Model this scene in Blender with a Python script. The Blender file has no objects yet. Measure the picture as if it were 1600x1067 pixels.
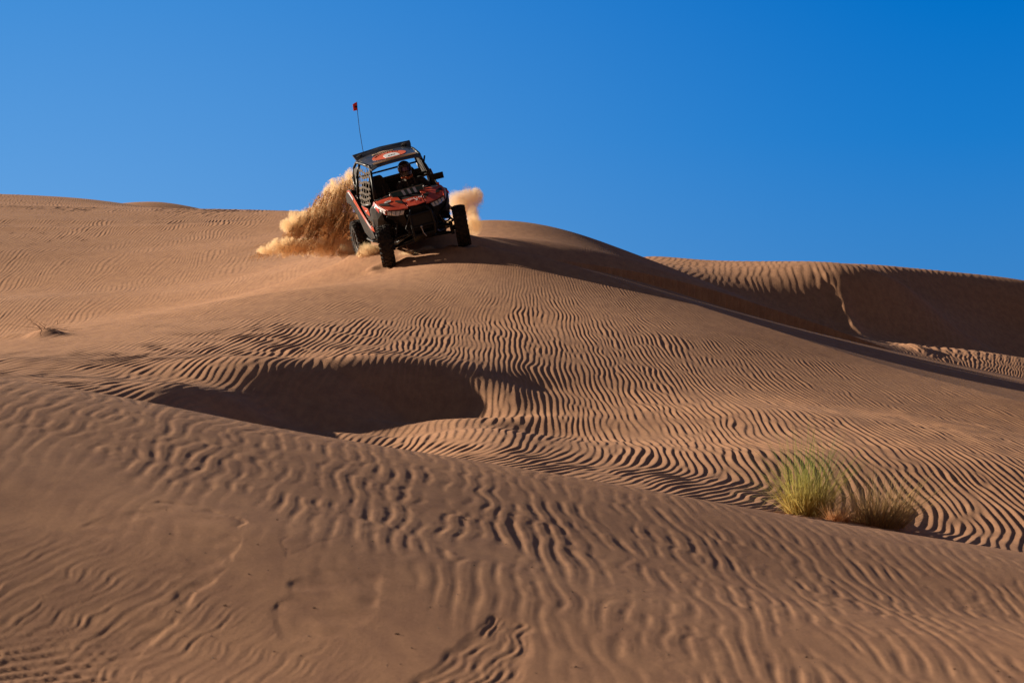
import bpy, bmesh, math, random
import numpy as np
from mathutils import Vector, Matrix, Euler
random.seed(7); RNG = np.random.default_rng(11)
scene = bpy.context.scene
C = scene.collection
# ---------------------------------------------------------------- camera, sky, sun, exposure
cam_d = bpy.data.cameras.new("camera"); cam = bpy.data.objects.new("camera", cam_d); C.objects.link(cam)
cam_d.lens = 100.0; cam_d.sensor_width = 36.0; cam_d.clip_start = 0.1; cam_d.clip_end = 6000
cam.location = (0, 0, 0); cam.rotation_euler = (math.radians(90-0.69), 0, 0)
cam_d.dof.use_dof = True; cam_d.dof.focus_distance = 46.0; cam_d.dof.aperture_fstop = 13.0
scene.camera = cam
scene.render.resolution_x = 1024; scene.render.resolution_y = 682
scene.view_settings.view_transform = 'Standard'; scene.view_settings.look = 'None'
scene.view_settings.exposure = 0.90; scene.view_settings.gamma = 1.0

SUN_EL = math.radians(16.2); SUN_BACK = math.radians(28.0)   # sun low on the left, a little behind the dunes
SUN_DIR = Vector((-math.cos(SUN_EL)*math.cos(SUN_BACK), math.cos(SUN_EL)*math.sin(SUN_BACK), math.sin(SUN_EL)))
sun_d = bpy.data.lights.new("sun", 'SUN'); sun_d.energy = 5.0; sun_d.angle = math.radians(0.53); sun_d.color = (1.0, 0.86, 0.67)
sun = bpy.data.objects.new("sun", sun_d); C.objects.link(sun); sun.location = (-60, 40, 30)
sun.rotation_euler = SUN_DIR.to_track_quat('Z', 'Y').to_euler()

world = bpy.data.worlds.new("World"); scene.world = world; world.use_nodes = True
wt = world.node_tree; wt.nodes.clear()
def wn(t, **kw):
    n = wt.nodes.new(t)
    for k, v in kw.items(): setattr(n, k, v)
    return n
out = wn('ShaderNodeOutputWorld'); bg = wn('ShaderNodeBackground'); sky = wn('ShaderNodeTexSky')
sky.sky_type = 'NISHITA'; sky.sun_disc = False; sky.sun_elevation = SUN_EL
sky.sun_rotation = math.atan2(SUN_DIR.x, SUN_DIR.y)        # measured from +Y towards +X
sky.altitude = 900; sky.air_density = 1.0; sky.dust_density = 0.15; sky.ozone_density = 3.0
# the physical sky gives the brightness, the clear dry desert air its deep polarised blue
bw = wn('ShaderNodeRGBToBW'); tc = wn('ShaderNodeTexCoord'); sx = wn('ShaderNodeSeparateXYZ')
def ramp(stops):
    r = wn('ShaderNodeValToRGB'); e = r.color_ramp.elements
    e[0].position, e[0].color = stops[0][0], stops[0][1]+(1,); e[1].position, e[1].color = stops[-1][0], stops[-1][1]+(1,)
    for p, c in stops[1:-1]:
        n = e.new(p); n.color = c+(1,)
    return r
SL = [(0.0,(.16,.41,.80)),(0.06,(.105,.36,.80)),(0.13,(.045,.30,.80)),(0.35,(.045,.10,.22)),(1.0,(.035,.055,.11))]
SR = [(0.0,(.055,.27,.66)),(0.06,(.012,.23,.70)),(0.11,(.0,.20,.70)),(0.35,(.045,.10,.22)),(1.0,(.035,.055,.11))]
rl, rr_ = ramp(SL), ramp(SR)
mxs = wn('ShaderNodeMix', data_type='RGBA'); az = wn('ShaderNodeMapRange'); az.interpolation_type = 'SMOOTHSTEP'
az.inputs['From Min'].default_value = -0.20; az.inputs['From Max'].default_value = 0.17
L_ = wt.links.new
L_(tc.outputs['Generated'], sx.inputs[0]); L_(sx.outputs['Z'], rl.inputs[0]); L_(sx.outputs['Z'], rr_.inputs[0])
L_(sx.outputs['X'], az.inputs['Value']); L_(az.outputs[0], mxs.inputs[0]); L_(rl.outputs[0], mxs.inputs[6]); L_(rr_.outputs[0], mxs.inputs[7])
# dull warm sky tint added behind the view, so shaded sand is less blue
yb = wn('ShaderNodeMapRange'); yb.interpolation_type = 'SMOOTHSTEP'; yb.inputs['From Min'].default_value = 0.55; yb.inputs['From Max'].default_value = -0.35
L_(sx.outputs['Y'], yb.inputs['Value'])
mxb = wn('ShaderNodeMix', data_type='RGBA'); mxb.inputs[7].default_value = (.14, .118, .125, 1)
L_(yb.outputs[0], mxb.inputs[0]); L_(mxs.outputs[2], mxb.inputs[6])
L_(sky.outputs[0], bw.inputs[0])
lum = wn('ShaderNodeMath', operation='POWER'); lum.inputs[1].default_value = 0.25; L_(bw.outputs[0], lum.inputs[0])
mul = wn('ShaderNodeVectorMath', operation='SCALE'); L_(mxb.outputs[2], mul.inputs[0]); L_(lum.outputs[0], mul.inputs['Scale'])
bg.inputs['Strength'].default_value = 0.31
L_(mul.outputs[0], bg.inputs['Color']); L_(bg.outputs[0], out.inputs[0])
# ---------------------------------------------------------------- terrain shape
K = 4444.4; HZ = 480.0                     # pixels per unit tangent of the 100 mm lens, eye-level row
def P3(px, py, d): return ((px-800.0)/K*d, d, (HZ-py)/K*d)
CP = [P3(*q) for q in (
 # near dune flank
 (-400,1067,6.8),(0,1067,7.5),(400,1067,7.8),(800,1067,8.2),(1200,1067,8.8),(1600,1067,9.5),(2000,1067,10.2),
 (-400,760,9.5),(0,800,10),(400,830,10.3),(800,880,10.8),(1200,930,11.5),(1600,970,12.5),(2000,1000,13),
 (-400,552,16),(0,590,15.8),(200,622,15.7),(400,663,15.6),(700,714,15.6),(1000,764,15.7),(1300,820,15.9),(1600,867,16.2),(2000,930,16.6),
 # back of near dune and hollow behind it
 (-400,640,19),(0,640,18.5),(400,712,19),(800,772,19.5),(1250,806,20),(1600,873,20.8),(2000,940,22),
 (-400,600,27),(100,604,26),(250,630,26),
 (1600,846,23),(1450,828,23.3),(1250,785,23),(1100,752,24),(900,718,25.5),(700,695,26.5),(560,688,27),
 # middle dune, left shoulder
 (-400,570,33),(0,560,31),(0,541,36),(150,590,28.5),(150,560,32),(150,517,39),(300,600,29),(300,550,33.5),(300,489,42),
 (450,560,33),(450,520,37),(450,455,45),
 # hollow in shade
 (350,598,29.6),(450,575,31),(540,562,32.2),(640,560,33),(720,572,33.2),
 (440,660,28.2),(560,656,29.6),(680,656,30.2),(770,656,30.6),
 (880,612,33.2),(880,684,28.2),(840,650,30.4),(840,608,33.2),(810,672,29.3),(640,682,28.2),(500,674,27.8),
 # middle dune, flank
 (600,500,40),(750,500,41),(900,500,41.5),(1050,520,41),(1200,560,39.5),(1400,610,37.5),(1600,665,35),
 (1000,600,34.5),(1200,640,32),(1400,690,29.5),(1600,730,28),
 (1200,710,26.8),(1400,770,25.3),(1600,800,24.7),
 (600,440,46),(750,440,45.5),(900,455,45.2),
 # buggy crest
 (540,408,51),(605,419,48.3),(722,384,48.6),(700,365,51),(760,395,48),
 # brink
 (735,386,49.2),(850,401,48.6),(950,432,47.5),(1000,447,46.8),(1200,512,44),(1400,575,41),(1600,628,38),(2000,750,32),
 # ridge behind the shaded strip
 (755,345,56.5),(830,350,58),(900,367,58.5),(1000,401,57.5),(1100,439,55.5),(1200,480,53),(1400,549,48.5),(1600,607,44),
 (755,385,68),(850,400,68),(950,425,66),(850,425,85),(930,425,82),(850,400,120),(960,425,105),(1000,402,93),
 # bowl on the left behind the shoulder
 (-400,560,50),(0,536,46),(150,510,47),(300,478,50),(450,440,53),
 (-400,470,60),(0,470,56),(200,455,58),(400,425,59),
 (0,400,66),(200,390,68),(400,370,70),(520,365,68),
 (-400,330,80),(0,340,82),(200,348,82),(400,347,84),
(200,318,150),(250,316,152),(300,328,155),(340,334,158),(120,330,150), (-400,295,105),(0,306,105),(150,312,108),(195,321,106),(240,328,106),(300,334,108),(350,335,104),(400,336,100),(450,336,100),(600,338,85),(700,345,75),
 # far right dune
 (1100,447,72),(1200,488,70),(1600,600,52),(1480,580,55),(2000,660,48),
 (1000,402,82),(1100,416,78),(1100,408,82),(1200,411,82),(1300,415,82.5),(1400,421,83.5),(1500,431,85),(1200,424,76.5),(1300,430,76),(1400,436,77),(1600,442,86),(1300,418,86.5),(1400,426,87.5),(1500,435,89),(1600,445,91),(2000,470,105),(1100,435,93),(1200,440,92),(1350,445,95),(1500,455,102),
 (1150,462,70),(1250,500,66),(1320,525,67),(1400,520,73.5),(1500,516,77.5),(1600,510,82.5),(1430,560,62),(1600,560,67),(1500,545,69),
)]
CP += [(-8,0,-1.0),(0,0,-1.62),(8,0,-2.2),(-14,20,1.0),(14,20,-3.0),(-25,60,2.5),(28,50,-2),(-20,0,-1),(20,0,-3),
       (-30,150,3.0),(0,150,-1),(30,150,-2),(0,130,0.5),(16,125,0)]
CP += [(-2.092,48.36,.70),(-.796,48.631,1.06),(-2.587,50.414,.985),(-1.29,50.685,1.36)]     # where the buggy's tyres stand
CP = np.array(CP)
POSE = Matrix(((0.9441547820328683,-0.23248836689230043,-0.2334971238028812),(0.19760187065515558,0.9665708122374369,-0.16338410462540304),(0.26367640826977695,0.10812041523418497,0.9585325907508505)))
POSE = Matrix.Translation((-1.68566,49.5,0.98142)) @ POSE.to_4x4() @ Matrix.Diagonal((0.928,0.928,0.928,1.0))
def _tps_fit(P, lam=0.002):
    s = 20.0
    A = P[:,:2]/s; n = len(A)
    r2 = ((A[:,None]-A[None])**2).sum(-1)
    Kk = 0.5*r2*np.log(r2+1e-12)
    Kk[np.diag_indices(n)] = lam*0.02
    Q = np.c_[np.ones(n), A]
    M = np.zeros((n+3,n+3)); M[:n,:n] = Kk; M[:n,n:] = Q; M[n:,:n] = Q.T
    w = np.linalg.solve(M, np.r_[P[:,2],0,0,0])
    return A, w, s
def tps(x, y):
    A, w, s = TPS
    x = x/s; y = y/s; n = len(A)
    z = w[n]+w[n+1]*x+w[n+2]*y
    for i in range(n):
        r2 = (x-A[i,0])**2+(y-A[i,1])**2
        z = z + w[i]*0.5*r2*np.log(r2+1e-12)
    return z
def smooth(a, b, t):
    t = np.clip((t-a)/(b-a), 0, 1); return t*t*(3-2*t)
def XY(px, d): return ((px-800.0)/K*d, d)
def seg_dist(x, y, pts):
    """signed distance to a polyline: positive on the right-hand side when walking along it; and arc parameter"""
    best = np.full(x.shape, 1e9); sd = np.zeros(x.shape); tt = np.zeros(x.shape)
    n = len(pts)-1
    for i in range(n):
        (x0,y0),(x1,y1) = pts[i], pts[i+1]
        dx, dy = x1-x0, y1-y0; L2 = dx*dx+dy*dy
        t = ((x-x0)*dx+(y-y0)*dy)/L2
        tc = np.clip(t, 0, 1)
        ex, ey = x-(x0+tc*dx), y-(y0+tc*dy)
        dd = np.hypot(ex, ey)
        side = np.sign(dy*(x-x0)-dx*(y-y0))
        m = dd < best
        best = np.where(m, dd, best); sd = np.where(m, dd*side, sd); tt = np.where(m, (i+tc)/n, tt)
    return sd, tt
BRINK = [XY(*q) for q in ((700,52.5),(735,49.2),(850,48.6),(950,47.5),(1000,46.8),(1200,44),(1400,41),(1600,38),(2000,32))]
RIM = [XY(*q) for q in ((300,28.2),(400,30.2),(520,31.6),(640,32.3),(740,32.8),(820,33.0))]
def softp(t, w):                       # rounded corner of radius w
    return 0.5*(t+np.sqrt(t*t+w*w))
def creases(x, y):
    sd, tt = seg_dist(x, y, BRINK)
    f = smooth(0.0, 0.12, tt)
    dd = -np.minimum(sd, 0)            # far side of the brink
    z = -0.22*1.5*(1-np.exp(-dd/1.5))*f
    sd, tt = seg_dist(x, y, RIM)
    f = smooth(-3.4, -2.1, x)*(1-smooth(-1.3, 0.1, x))
    h = softp(sd, 0.9)-softp(sd-1.25, 0.35)
    z = z - 0.42*h*f*np.exp(-np.maximum(sd-1.2,0)/2.5)
    return z
CP[:,2] -= creases(CP[:,0], CP[:,1])
TPS = _tps_fit(CP)
def far_mask(x, y):                     # level plain beyond the dunes we can see
    return np.maximum(smooth(172, 230, np.hypot(x*0.5, y)), smooth(0, 26, np.abs(x)-20-0.12*y))
def macro(x, y):
    z = tps(x, y)
    z = z + creases(x, y)
    far = far_mask(x, y)
    return z*(1-far) + (-3.0)*far

CONTACT = [(-2.092,48.36,.10),(-.75,48.64,.10),(-2.60,50.40,.16),(-1.29,50.685,.12)]
def bump(x, y, px, d, rx, ry, h):      # soft mound
    x0, y0 = XY(px, d)
    return h*np.exp(-((x-x0)/rx)**2-((y-y0)/ry)**2)
def details(x, y):
    z = 0
    lf = (1-smooth(-3, 1, x))
    z = z + lf*(0.10*np.exp(-((y-82-0.25*x+0.5*np.sin(x*.5))/1.1)**2) + 0.05*np.exp(-((y-97+0.2*x+0.6*np.sin(x*.4+1))/1.6)**2) + 0.05*np.exp(-((y-76-0.1*x)/1.0)**2))
    z = z + bump(x, y, 1332, 72.5, 0.24, 2.3, 0.17) + bump(x, y, 1345, 75.5, 0.8, 1.0, 0.05)
    z = z + 0 + 0
    z = z + bump(x, y, 1432, 66.0, 0.25, 1.6, 0.10)
    z = z + bump(x, y, 72, 38.3, 0.22, 0.5, 0.10) + bump(x, y, 25, 38.6, 0.35, 0.35, 0.06)
    z = z + bump(x, y, 1370, 20.9, 0.5, 0.5, 0.10)
    for cx, cy, a in CONTACT:          # sand pressed down and pushed aside by the tyres
        r = np.hypot(x-cx, (y-cy)*0.8)
        z = z + a*(0.22*np.exp(-((r-0.30)/0.10)**2)*(1+0.5*np.sin(5*np.arctan2(y-cy, x-cx)+cx*9)) - 0.30*np.exp(-(r/0.17)**2))
    return z
# ---------------------------------------------------------------- wind ripples: a tile of narrow-band noise
def ripple_tile(NU, NV, ku, su, sv, seed):
    r = np.random.default_rng(seed)
    n = r.standard_normal((NV, NU))
    F = np.fft.fft2(n)
    fu = np.fft.fftfreq(NU, 1.0/NU)[None,:]; fv = np.fft.fftfreq(NV, 1.0/NV)[:,None]
    G = np.exp(-0.5*((fu-ku)/su)**2-0.5*(fv/sv)**2)
    A = np.fft.ifft2(F*G)
    A /= np.abs(A).mean()
    return A.astype(np.complex64)
def lookup(T, fu, fv):                 # periodic bilinear read, fu/fv in tiles
    NV, NU = T.shape
    a = (fu % 1.0)*NU; b = (fv % 1.0)*NV
    i = np.floor(a).astype(np.int64); j = np.floor(b).astype(np.int64); a = a-i; b = b-j
    i %= NU; j %= NV; i1 = (i+1) % NU; j1 = (j+1) % NV
    return (T[j,i]*(1-a)+T[j,i1]*a)*(1-b)+(T[j1,i]*(1-a)+T[j1,i1]*a)*b
LAM = 0.13
T_MAIN = ripple_tile(2048, 1024, 128, 12, 26, 3)
T_NEAR = ripple_tile(2048, 1024, 128, 12, 30, 41)
T_BOWL = ripple_tile(2048, 1024, 128, 8, 14, 21)
T_ZIG = np.real(ripple_tile(1024, 1024, 0, 30, 30, 31))
T_FINE = ripple_tile(1024, 512, 100, 26, 14, 5)
T_LOW = np.real(ripple_tile(512, 512, 0, 5, 5, 9))
T_GR = np.real(ripple_tile(1024, 1024, 0, 120, 120, 12))
def ripple_height(T, fu, fv, asym=0.66): return ripple_from(lookup(T, fu, fv), asym)
def ripple_from(A, asym=0.66):
    ph = (np.angle(A)/(2*np.pi)) % 1.0
    m = np.minimum(np.abs(A)*1.25, 1.0)
    up = smooth(0, asym, ph); dn = 1-smooth(asym, 1.0, ph)
    h = np.where(ph < asym, 0.55*ph/asym+0.45*up, 0.35*(1-(ph-asym)/(1-asym))+0.65*dn)
    return (h-0.5)*m
# how the wind left them: picture column, distance, crest direction dx/dy, height, fineness mix
RC = np.array([
 (100,8,.15,.0),(0,10,.12,.02),(400,8,.1,.0),(800,8,.0,.15),(1200,8.8,-.02,.8),(1600,9.5,-.02,.8),(400,9.6,.05,.05),(200,9,.05,.0),(600,8.8,.05,.0),(800,10,.0,.7),
 (100,11,.0,.1),(300,10.6,.0,.15),(0,12.5,-.06,.8),(250,12,-.1,1.0),(500,11.5,-.05,1.1),(800,12,-.03,1.1),(1200,12,-.05,1.0),(1600,12.5,-.06,.9),
 (0,14,-.05,.75),(400,14.5,-.08,.7),(800,15.3,-.1,.55),(1200,16,-.12,.5),(1600,16.5,-.12,.45),
 (1600,22,0,1.0),(1450,22.5,0,1.0),(1250,23,0,.9),(1100,24,0,.9),(900,25,0,.9),(700,26.5,0,.9),
 (1600,25,-.03,1.15),(1400,26,-.03,1.15),(1200,27,-.03,1.05),(1000,29,-.03,1.0),(1200,32,-.06,.9),(1400,31,-.08,1.1),(1600,29,-.03,1.1),
 (1600,34,0,.75),(1400,37,0,.6),(1200,38,-.02,.75),(1000,40,-.04,1.0),(1000,35,-.02,1.0),
 (850,33,-.08,1.0),(850,29,.1,.8),(900,44,-.05,.75),(700,44,.1,.45),(550,42,.15,.5),(700,38,-.02,1.0),(550,36,.06,1.2),(800,40,-.03,1.05),
 (600,47,.3,.3),(720,47.5,.1,.35),(450,36,.1,1.25),(350,33,.12,1.15),(250,31,.18,.85),(100,31,.22,.6),(0,33,.22,.4),(50,29,.2,.6),
 (0,35.5,.25,.15),(150,37.5,.22,.35),(300,40,.2,.5),(450,43,.2,.55),
 (400,29,.1,.4),(560,30,.1,.3),(700,31,.1,.35),(780,31,.0,.6),(820,32,.0,1.0),(860,31,0,1.0),
 (600,50,.2,.12),(700,50,.2,.12),(450,49,.4,.15),(200,47,.3,.4),(0,46,.3,.5),(0,56,.25,1.1),(200,57,.22,1.0),(400,57,.3,.6),(0,66,.15,1.1),(200,68,.2,.8),(400,70,.3,.5),(550,66,.2,.3),
 (0,75,.05,1.2),(200,76,.05,1.5),(400,77,.1,1.4),(0,85,0,.6),(200,88,0,.8),(400,88,0,1.0),(0,100,.3,.9),
 (800,52,0,.1),(1000,51,0,.1),(1200,48,0,.12),(1400,44.5,0,.12),(1600,40.5,0,.12),
 (1050,78,-.1,1.0),(1150,73,-.1,1.1),(1250,71,-.1,1.0),(1300,72,0,.4),(1400,74,0,.3),(1600,83,0,.1),(1400,66,.1,1.2),(1500,66,.4,1.4),(1600,64,.5,1.2),(1350,69,0,1.2)], dtype=float)
def wind(px, d):
    """crest direction and height of the ripples, blended between the spots above"""
    ld = np.log(d)
    W = 0; t = 0; a = 0
    for q in RC:
        w = 1.0/(((px-q[0])/150.0)**2+((ld-math.log(q[1]))/0.10)**2+0.15)**1.7
        W = W+w; t = t+w*q[2]; a = a+w*q[3]
    return t/W, a/W
def hit(px, py, d0=6.0, d1=170.0):
    """first point of the bare dune surface seen at a picture position"""
    d = np.concatenate([np.arange(d0, 30, 0.02), np.arange(30, d1, 0.05)]); d = d[d >= d0]
    x = (px-800)/K*d; z = macro(x, d)+details(x, d)
    s = z - (HZ-py)/K*d
    i = int(np.argmax(s > 0))
    return float(x[i]), float(d[i]), float(z[i])
def poly_world(pts): return [hit(px, py)[:2] for px, py in pts]

def poly_sd(x, y, pts):                # >0 inside a closed outline
    best = np.full(x.shape, 1e9); ins = np.zeros(x.shape, bool)
    n = len(pts)
    for i in range(n):
        (x0,y0),(x1,y1) = pts[i], pts[(i+1) % n]
        dx, dy = x1-x0, y1-y0
        t = np.clip(((x-x0)*dx+(y-y0)*dy)/(dx*dx+dy*dy), 0, 1)
        best = np.minimum(best, np.hypot(x-(x0+t*dx), y-(y0+t*dy)))
        c = ((y0 > y) != (y1 > y)) & (x < (x1-x0)*(y-y0)/(y1-y0+1e-12)+x0)
        ins ^= c
    return np.where(ins, best, -best)
def slumps(x, y, z, rip):
    m = (y < 11) & (np.abs(x) < 2.4)
    xs, ys = x[m], y[m]
    wob = 0.010*lookup(T_LOW, xs/2.1, ys/2.9)+0.004*lookup(T_ZIG, xs/4.0, ys/9.0)
    xs = xs+wob; ys = ys+2*wob
    f = np.zeros(xs.shape); cut = np.ones(xs.shape)
    tray = poly_world([(520,1180),(650,1072),(745,975),(772,962),(835,976),(846,992),(800,1078),(720,1180)])
    s = poly_sd(xs, ys, tray)
    f += -0.0030*smooth(-0.014, 0.022, s) + 0.0008*smooth(0.0,0.02,s)*lookup(np.real(T_FINE), (xs-0.16*ys)/3.4, ys/7.0)
    cut *= 1-smooth(-0.02, 0.02, s)
    pad = poly_world([(425,965),(452,910),(498,888),(602,895),(594,942),(560,985),(498,1006),(440,1000)])
    s = poly_sd(xs, ys, pad)
    f += -0.0016*smooth(-0.012, 0.02, s)*(0.6+0.4*lookup(T_LOW, xs/1.1, ys/1.9))
    cut *= 1-smooth(-0.02, 0.02, s)
    crack = poly_world([(60,850),(200,797),(250,783),(330,795),(372,812),(378,850),(322,918),(230,1005),(180,1075)])
    s, tt = seg_dist(xs, ys, crack)
    e = smooth(0, 0.1, tt)*(1-smooth(0.85, 1, tt))
    f += e*(-0.0020*smooth(-0.008, 0.012, s)*np.exp(-np.maximum(s,0)/0.12))*np.clip(0.6+0.8*lookup(T_LOW, xs/0.9+.3, ys/1.6), 0, 1.6)
    crack2 = poly_world([(448,838),(455,870),(480,858),(520,840)])
    s, tt = seg_dist(xs, ys, crack2)
    f += -0.0006*np.exp(-(s/0.008)**2)
    # avalanche streaks running down towards the lower left
    st = smooth(10.2, 8.8, ys)*(1-smooth(-0.75, -0.1, xs+0.5*(ys-8)))
    f += st*cut*(0.00032*np.real(lookup(T_FINE, (xs-0.15*ys)/2.6, ys/17.0))+0.00036*np.real(lookup(T_FINE, (xs-0.13*ys)/4.7+.3, ys/23.0)))
    lo = smooth(8.4, 7.6, ys)*(1-smooth(-1.15, -0.85, xs))
    f += 0.006*lo*ripple_height(T_MAIN, (xs-0.95*ys)/(0.085*128), (ys+xs*.6)/9.0)
    z[m] += f; rip[m] *= 1
    return z
def ripples(x, y):
    px = x/np.maximum(y, 1.0)*K+800
    return px

# ---------------------------------------------------------------- the sand sheet
half = 0.232
core = np.linspace(-half, half, 1840)
g = half; step = core[1]-core[0]; side = []
while g < 9.0:
    step *= 1.13; g += step; side.append(g)
side = np.array(side)
cols = np.concatenate([-side[::-1], core, side])
def rows_between(a, b, s): return np.arange(a, b, s)
rows = np.concatenate([rows_between(1.2, 6.4, 0.25), rows_between(6.4, 18.5, 0.028), rows_between(18.5, 21, 0.05), rows_between(21, 37, 0.036),
                       rows_between(37, 60, 0.065), rows_between(60, 92, 0.11), rows_between(92, 175, 0.4)])
far = [175.0]; s = 0.6
while far[-1] < 4000: far.append(far[-1]+s); s *= 1.12
rows = np.concatenate([rows, far[1:]])
NR, NC = len(rows), len(cols)
# macro shape on a coarser net, cubic in between
def catmull(a, idx):
    i = np.floor(idx).astype(int); t = idx-i; n = a.shape[0]
    t = t.reshape((-1,)+(1,)*(a.ndim-1))
    g_ = lambda k: a[np.clip(k, 0, n-1)]
    p0, p1, p2, p3 = g_(i-1), g_(i), g_(i+1), g_(i+2)
    return 0.5*((2*p1)+(-p0+p2)*t+(2*p0-5*p1+4*p2-p3)*t*t+(-p0+3*p1-3*p2+p3)*t**3)
ri = np.arange(0, NR+7, 8)[:-1]; ri = ri[ri < NR]; ns_ = len(side); ci = np.unique(np.concatenate([np.arange(0, ns_+1), np.arange(ns_, ns_+len(core), 8), np.arange(ns_+len(core)-1, NC)]))
ridx = np.arange(NR)/8.0; cidx = np.arange(NC)/8.0
rr = np.interp(np.arange(len(ri)+1)*8, np.arange(NR), rows); cc = cols[ci]
Yc, Tc = np.meshgrid(rr, cc, indexing='ij')
Y, TT = np.meshgrid(rows, cols, indexing='ij'); X = TT*Y
Z0 = tps(Tc*Yc, Yc)
def herm(src, A, q):                   # cubic through unevenly spaced rows
    G = np.gradient(A, src, axis=0); i = np.clip(np.searchsorted(src, q, side='right')-1, 0, len(src)-2)
    h = (src[i+1]-src[i])[:,None]; t = ((q-src[i])[:,None])/h
    return (2*t**3-3*t**2+1)*A[i]+(t**3-2*t**2+t)*h*G[i]+(-2*t**3+3*t**2)*A[i+1]+(t**3-t**2)*h*G[i+1]
def up(A): return herm(cc, herm(rr, A, rows).T, cols).T
# the net is not evenly spaced, so read it back by distance and direction rather than by index
def interp_idx(src, q):
    return np.interp(q, src, np.arange(len(src)))
Z = up(Z0)
Z = Z + creases(X, Y)
farm = far_mask(X, Y); Z = Z*(1-farm)+(-3.0)*farm
Z = Z + details(X, Y)
# ripples
cs = slice(None, None, 8)
PXc = np.clip(Tc*K+800, -500, 2100); tdir, amp = wind(PXc, np.maximum(Yc, 3))
tdir = tdir*smooth(18, 23, Yc)
wphase = -np.concatenate([np.zeros((1, tdir.shape[1])), np.cumsum(0.5*(tdir[1:]+tdir[:-1])*np.diff(Yc, axis=0), axis=0)])
WP = up(wphase); AMP = np.maximum(up(amp), 0)
# wphase accumulates along fixed view directions; add the sideways drift of those directions back
mean_t = up(tdir)
low = lookup(T_LOW, X/7.3, Y/31.0); low2 = lookup(T_LOW, X/2.3+.3, Y/9.7+.6)
zig = lookup(T_ZIG, X/11.0, Y/70.0)
MM = 1.60+0.25*smooth(-1.5, 1.0, X)*smooth(29, 44, Y)+0.7*smooth(40, 49, Y)*smooth(-4.5, -2, X)
vb = 26.3-0.7*X
Um = (X+0.32*softp(-X-1.5, 0.8)-0.32*softp(-1.5, .8))*MM + WP + 0.34*softp(vb-Y, 0.8)*smooth(-3, 0, X) + 0.03*low + 0.012*low2 + 0.011*zig
Un = X*(10/np.maximum(Y, 5))**0.25*1.78 + 0.03*Y + 0.012*low + 0.005*low2 + 0.010*lookup(T_ZIG, X/9.0, Y/42.0)
wn_ = 1-smooth(18.2, 19.5, Y)
U = np.where(Y < 18.8, Un, Um)
isn_ = Y < 18.8
dUc = np.gradient(U, axis=1)/(np.gradient(X, axis=1)); dUr = np.gradient(U, axis=0)/np.gradient(rows)[:,None]
GU = np.hypot(dUc, dUr-dUc*TT); GU[:, :len(side)] = 1; GU[:, -len(side):] = 1
GU = np.clip(GU, 0.75, 6)
GU[isn_] = np.clip(GU[isn_], 1.0, 2.0)
farmask = smooth(62, 70, Y)*smooth(2.0, 4.0, X)
VV = np.where(Y < 16.5, Y/34.0, 16.5/34.0+(Y-16.5)/55.0)
isn = Y < 18.8
A1 = np.empty(Y.shape, np.complex64)
A1[isn] = lookup(T_NEAR, U[isn]/(LAM*128), VV[isn]); A1[~isn] = lookup(T_MAIN, U[~isn]/(LAM*128), VV[~isn])
h1 = ripple_from(A1)
h2 = ripple_height(T_BOWL, (X*0.98-0.09*Y+0.05*low)/(LAM*1.45*128)+.37, Y/30.0+.2)*1.25
soft = 0.62*np.real(A1)/np.maximum(np.abs(A1), .35)**0.8*0.9
nb_ = 1-smooth(15.5, 19, Y)
AMP = AMP*(1-smooth(0.232, 0.29, np.abs(TT)))
h1 = h1*(1-0.55*nb_)+soft*0.55*nb_
bowl = smooth(45.5, 49, Y)*(1-smooth(-1.5, 0.5, X))*(1-smooth(84,90,Y))
h3 = ripple_height(T_BOWL, (X+0.02*Y+0.05*low)/(0.092*128)+.13, Y/45.0+.4)*0.42
H = h1*(1-farmask)*(1-bowl)+h2*farmask+h3*bowl
mod = np.clip(0.95+0.16*lookup(T_LOW, X/3.1+.7, Y/13.0+.1)+0.1*low2, 0.4, 1.4)
fade = 1-smooth(100, 140, Y)
near = 1-smooth(14, 19, Y)
mod = mod*(1-near)+near*np.clip(0.85+0.42*lookup(T_LOW, X/1.5+.2, Y/4.6)+0.2*lookup(T_LOW, X/0.7, Y/2.1+.4), 0.12, 1.7)
rip = 0.0112*AMP*mod*fade*H*(1-0.10*near)/np.where(isn_, GU, 0.80*GU)**1.1
# roughness of the near crust and fine secondary ripples
rough = lookup(T_ZIG, X/2.1, Y/5.5)
rip += near*smooth(0.2, 0.8, AMP)*0.00022*rough*np.clip(lookup(T_LOW, X/1.9, Y/6.1), 0, 1)
rip += 0.0012*AMP*fade*(1-near)*ripple_height(T_FINE, (X*0.9+0.42*Y)/6.0, (Y-X)/16.0)
slump_r = np.exp(-((TT*K+800-1288)/32.0)**2)*smooth(64, 68, Y)*(1-smooth(73, 78, Y))
Z = Z + rip + 0.014*slump_r*lookup(T_ZIG, X/13.0, Y/45.0)
Z = slumps(X, Y, Z, rip)

def grid_mesh(name, X, Y, Z):
    nr, nc = X.shape
    me = bpy.data.meshes.new(name)
    co = np.stack([X, Y, Z], -1).astype(np.float32).reshape(-1)
    idx = np.arange(nr*nc).reshape(nr, nc)
    q = np.stack([idx[:-1,:-1], idx[:-1,1:], idx[1:,1:], idx[1:,:-1]], -1).reshape(-1, 4).astype(np.int32)
    return me, co, q
me, co, q = grid_mesh("sand_dunes", X, Y, Z)
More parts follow.
